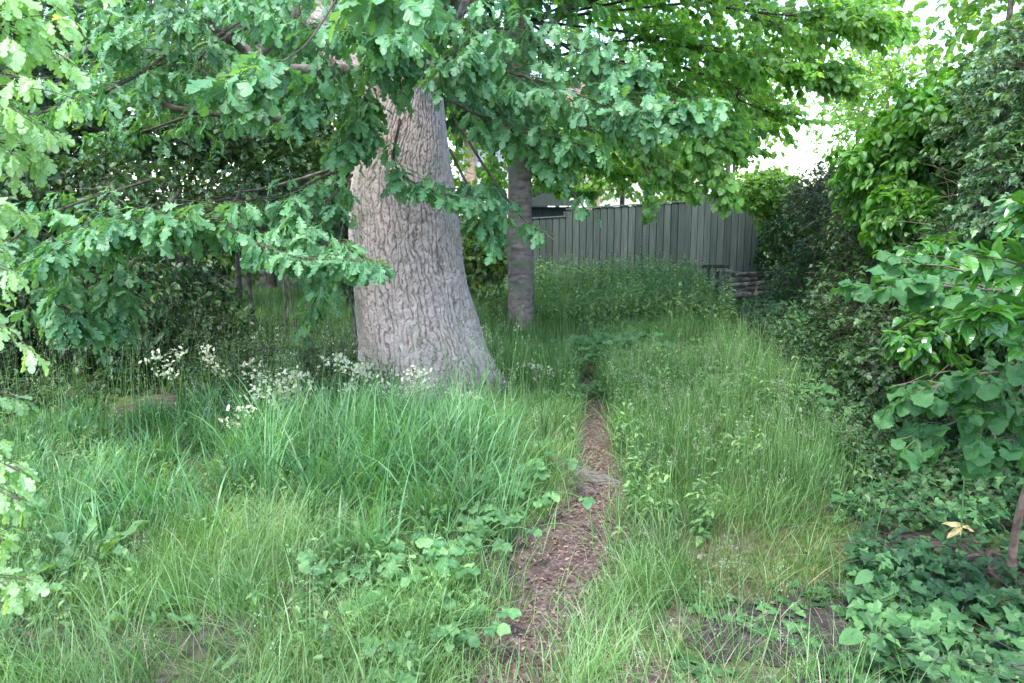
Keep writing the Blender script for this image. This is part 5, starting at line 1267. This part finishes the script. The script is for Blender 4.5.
a = Acc(); n = 60; P = np.c_[x - 0.012 + rng.normal(size=n) * 0.008, y + rng.normal(size=n) * 0.008, rng.uniform(0.42, 0.6, n)]; leaves(a, P, rng.normal(size=(n, 3)) * 0.6 + [0, 0, 1], rng.normal(size=(n, 3)), 0.013, 'small'); obj('seed_head', a, M['seed'], t)
# strap-leaved plant by the litter
x, y = on_ground(842, 478); t = thing('strap_leaved_plant', 'strap-leaved clump between the tall grass and the ivy', 'plant', (x, y, float(gh(x, y))))
a = Acc(); n = 7; blades(a, np.repeat([[x, y, float(gh(x, y))]], n, 0) + rng.normal(size=(n, 3)) * [0.02, 0.02, 0], np.full(n, 0.26), np.full(n, 0.022), 0.3 + 0.4 * rng.random(n), np.full(n, 0.7), seg=7); obj('foliage', a, M['weed'], t)

# white flowers standing in the long grass -----------------------------
def flower(label, heads, Y):
    x0 = np.mean([h[0] for h in heads]); b = at(x0, 300, Y); x, y = b[0], Y; z = float(gh(x, y))
    t = thing('white_wildflower', label, 'flower', (x, y, z), 'white wildflowers in the long grass')
    a = Acc()
    for (px, py, s) in heads:
        E = at(px, py, Y + rng.normal() * 0.08)
        tube(a, [(x + rng.normal() * 0.04, y, z), ((x + E[0]) / 2, (y + E[1]) / 2, E[2] * 0.55), E - [0, 0, 0.01]], [0.003, 0.0025, 0.0015], 5, n=12)
    obj('stem', a, M['weed'], t)
    for (px, py, s) in heads:
        E = at(px, py, Y); r = s / F * Y * 0.7
        n = int(10 + s * 2.4)
        a = Acc(); P = E + rng.normal(size=(n, 3)) * np.array([r * 0.8, r * 0.6, r * 0.45])
        k = rng.integers(0, 3, n); P = P + (np.array([[-1.1, 0, 0.2], [0.0, 0, 0.9], [1.1, 0, -0.2]])[k] * r * 0.8)
        leaves(a, P, rng.normal(size=(n, 3)) + [0, 0, 0.5], rng.normal(size=(n, 3)) * 0.7 + [0, -0.6, 0.8], 0.022 + 0.020 * rng.random(n), 'small')
        obj('flower_head', a, M['petal'], t)
flower('big white flower cluster leftmost of those under the oak trunk', [(262, 397, 14), (276, 388, 18), (290, 402, 14), (282, 395, 12)], 5.4)
flower('white flower heads just behind the big cluster', [(292, 380, 12), (305, 388, 18), (300, 378, 8)], 5.7)
flower('tall white flower against the dark gap beside the trunk', [(340, 363, 12), (345, 371, 8), (338, 360, 8)], 5.9)
flower('white flower touching the pale edge of the oak trunk', [(360, 388, 14), (364, 368, 9), (362, 376, 8), (350, 392, 8)], 5.8)
flower('small white flower head low beside the dark shade', [(243, 413, 10), (231, 424, 6)], 5.0)
flower('flat white flower spray low in the long grass', [(275, 452, 12), (290, 449, 16), (302, 456, 8), (265, 458, 10)], 4.6)
flower('creamy flower heads in front of the trunk middle', [(412, 383, 16), (420, 376, 10), (408, 392, 8), (425, 390, 10)], 5.8)
flower('creamy flower heads low on the trunk foot', [(395, 396, 10), (385, 388, 7), (390, 404, 6)], 5.6)
flower('fine white flower spray at the root side of the trunk', [(455, 395, 7), (463, 402, 8), (470, 397, 6), (450, 403, 6)], 5.8)
flower('lone white flower low near the brown hollow in the grass', [(247, 530, 9), (250, 524, 6)], 3.9)
flower('lone white flower in the bright front grass', [(291, 537, 7), (288, 544, 6)], 3.8)
flower('white flower spray beside the path below the slim tree', [(540, 372, 8), (550, 378, 10), (560, 374, 7), (545, 384, 7), (532, 366, 6)], 6.6)
flower('pale flower spray in the shade beyond the long grass', [(160, 362, 10), (168, 374, 8), (176, 356, 7), (206, 352, 6)], 6.0)
flower('pale flower spray beside the twin-stemmed tree', [(220, 372, 8), (252, 367, 9), (258, 375, 7), (212, 362, 6)], 6.2)

# nettles in front of the fence ----------------------------------------
def nettle_proto():
    x, y = 1.4, 13.0; t = thing('tall_nettle', 'tall feathery nettle standing up in front of the fence', 'plant', (x, y, 0), 'tall nettles in front of the fence')
    a = Acc(); tube(a, [(x, y, -0.02), (x + 0.01, y, 0.5), (x + 0.03, y, 1.0)], [0.007, 0.005, 0.002], 6, n=12); obj('stem', a, M['nettle'], t)
    n = 90; zz = rng.uniform(0.25, 1.0, n); az = rng.uniform(0, 2 * PI, n)
    a = Acc(); leaves(a, np.c_[x + 0.02 * zz, np.full(n, y), zz], np.c_[np.cos(az), np.sin(az), rng.uniform(-0.2, 0.5, n)], np.array([0, 0, 1.0]) + rng.normal(size=(n, 3)) * 0.2, 0.11 * (1.25 - zz), 'nettle'); obj('foliage', a, M['nettle'], t)
    return t
NP = nettle_proto()
spots = [(600, 13.4, 0.85), (612, 13.0, 1.0), (628, 13.2, 0.9), (640, 12.8, 1.12), (652, 13.1, 1.0), (663, 13.3, 0.85), (566, 13.2, 0.85), (550, 12.9, 0.8), (582, 13.4, 0.9), (690, 13.0, 0.7), (620, 12.5, 0.8)]
for i, (px, Y, s) in enumerate(spots):
    b = at(px, 300, Y); loc = (b[0], Y, 0.0)
    if i == 0: NP.location = loc; NP.scale = (s, s, s)
    else: dup(NP, loc, rng.uniform(0, 6.28), NP['label'], s)
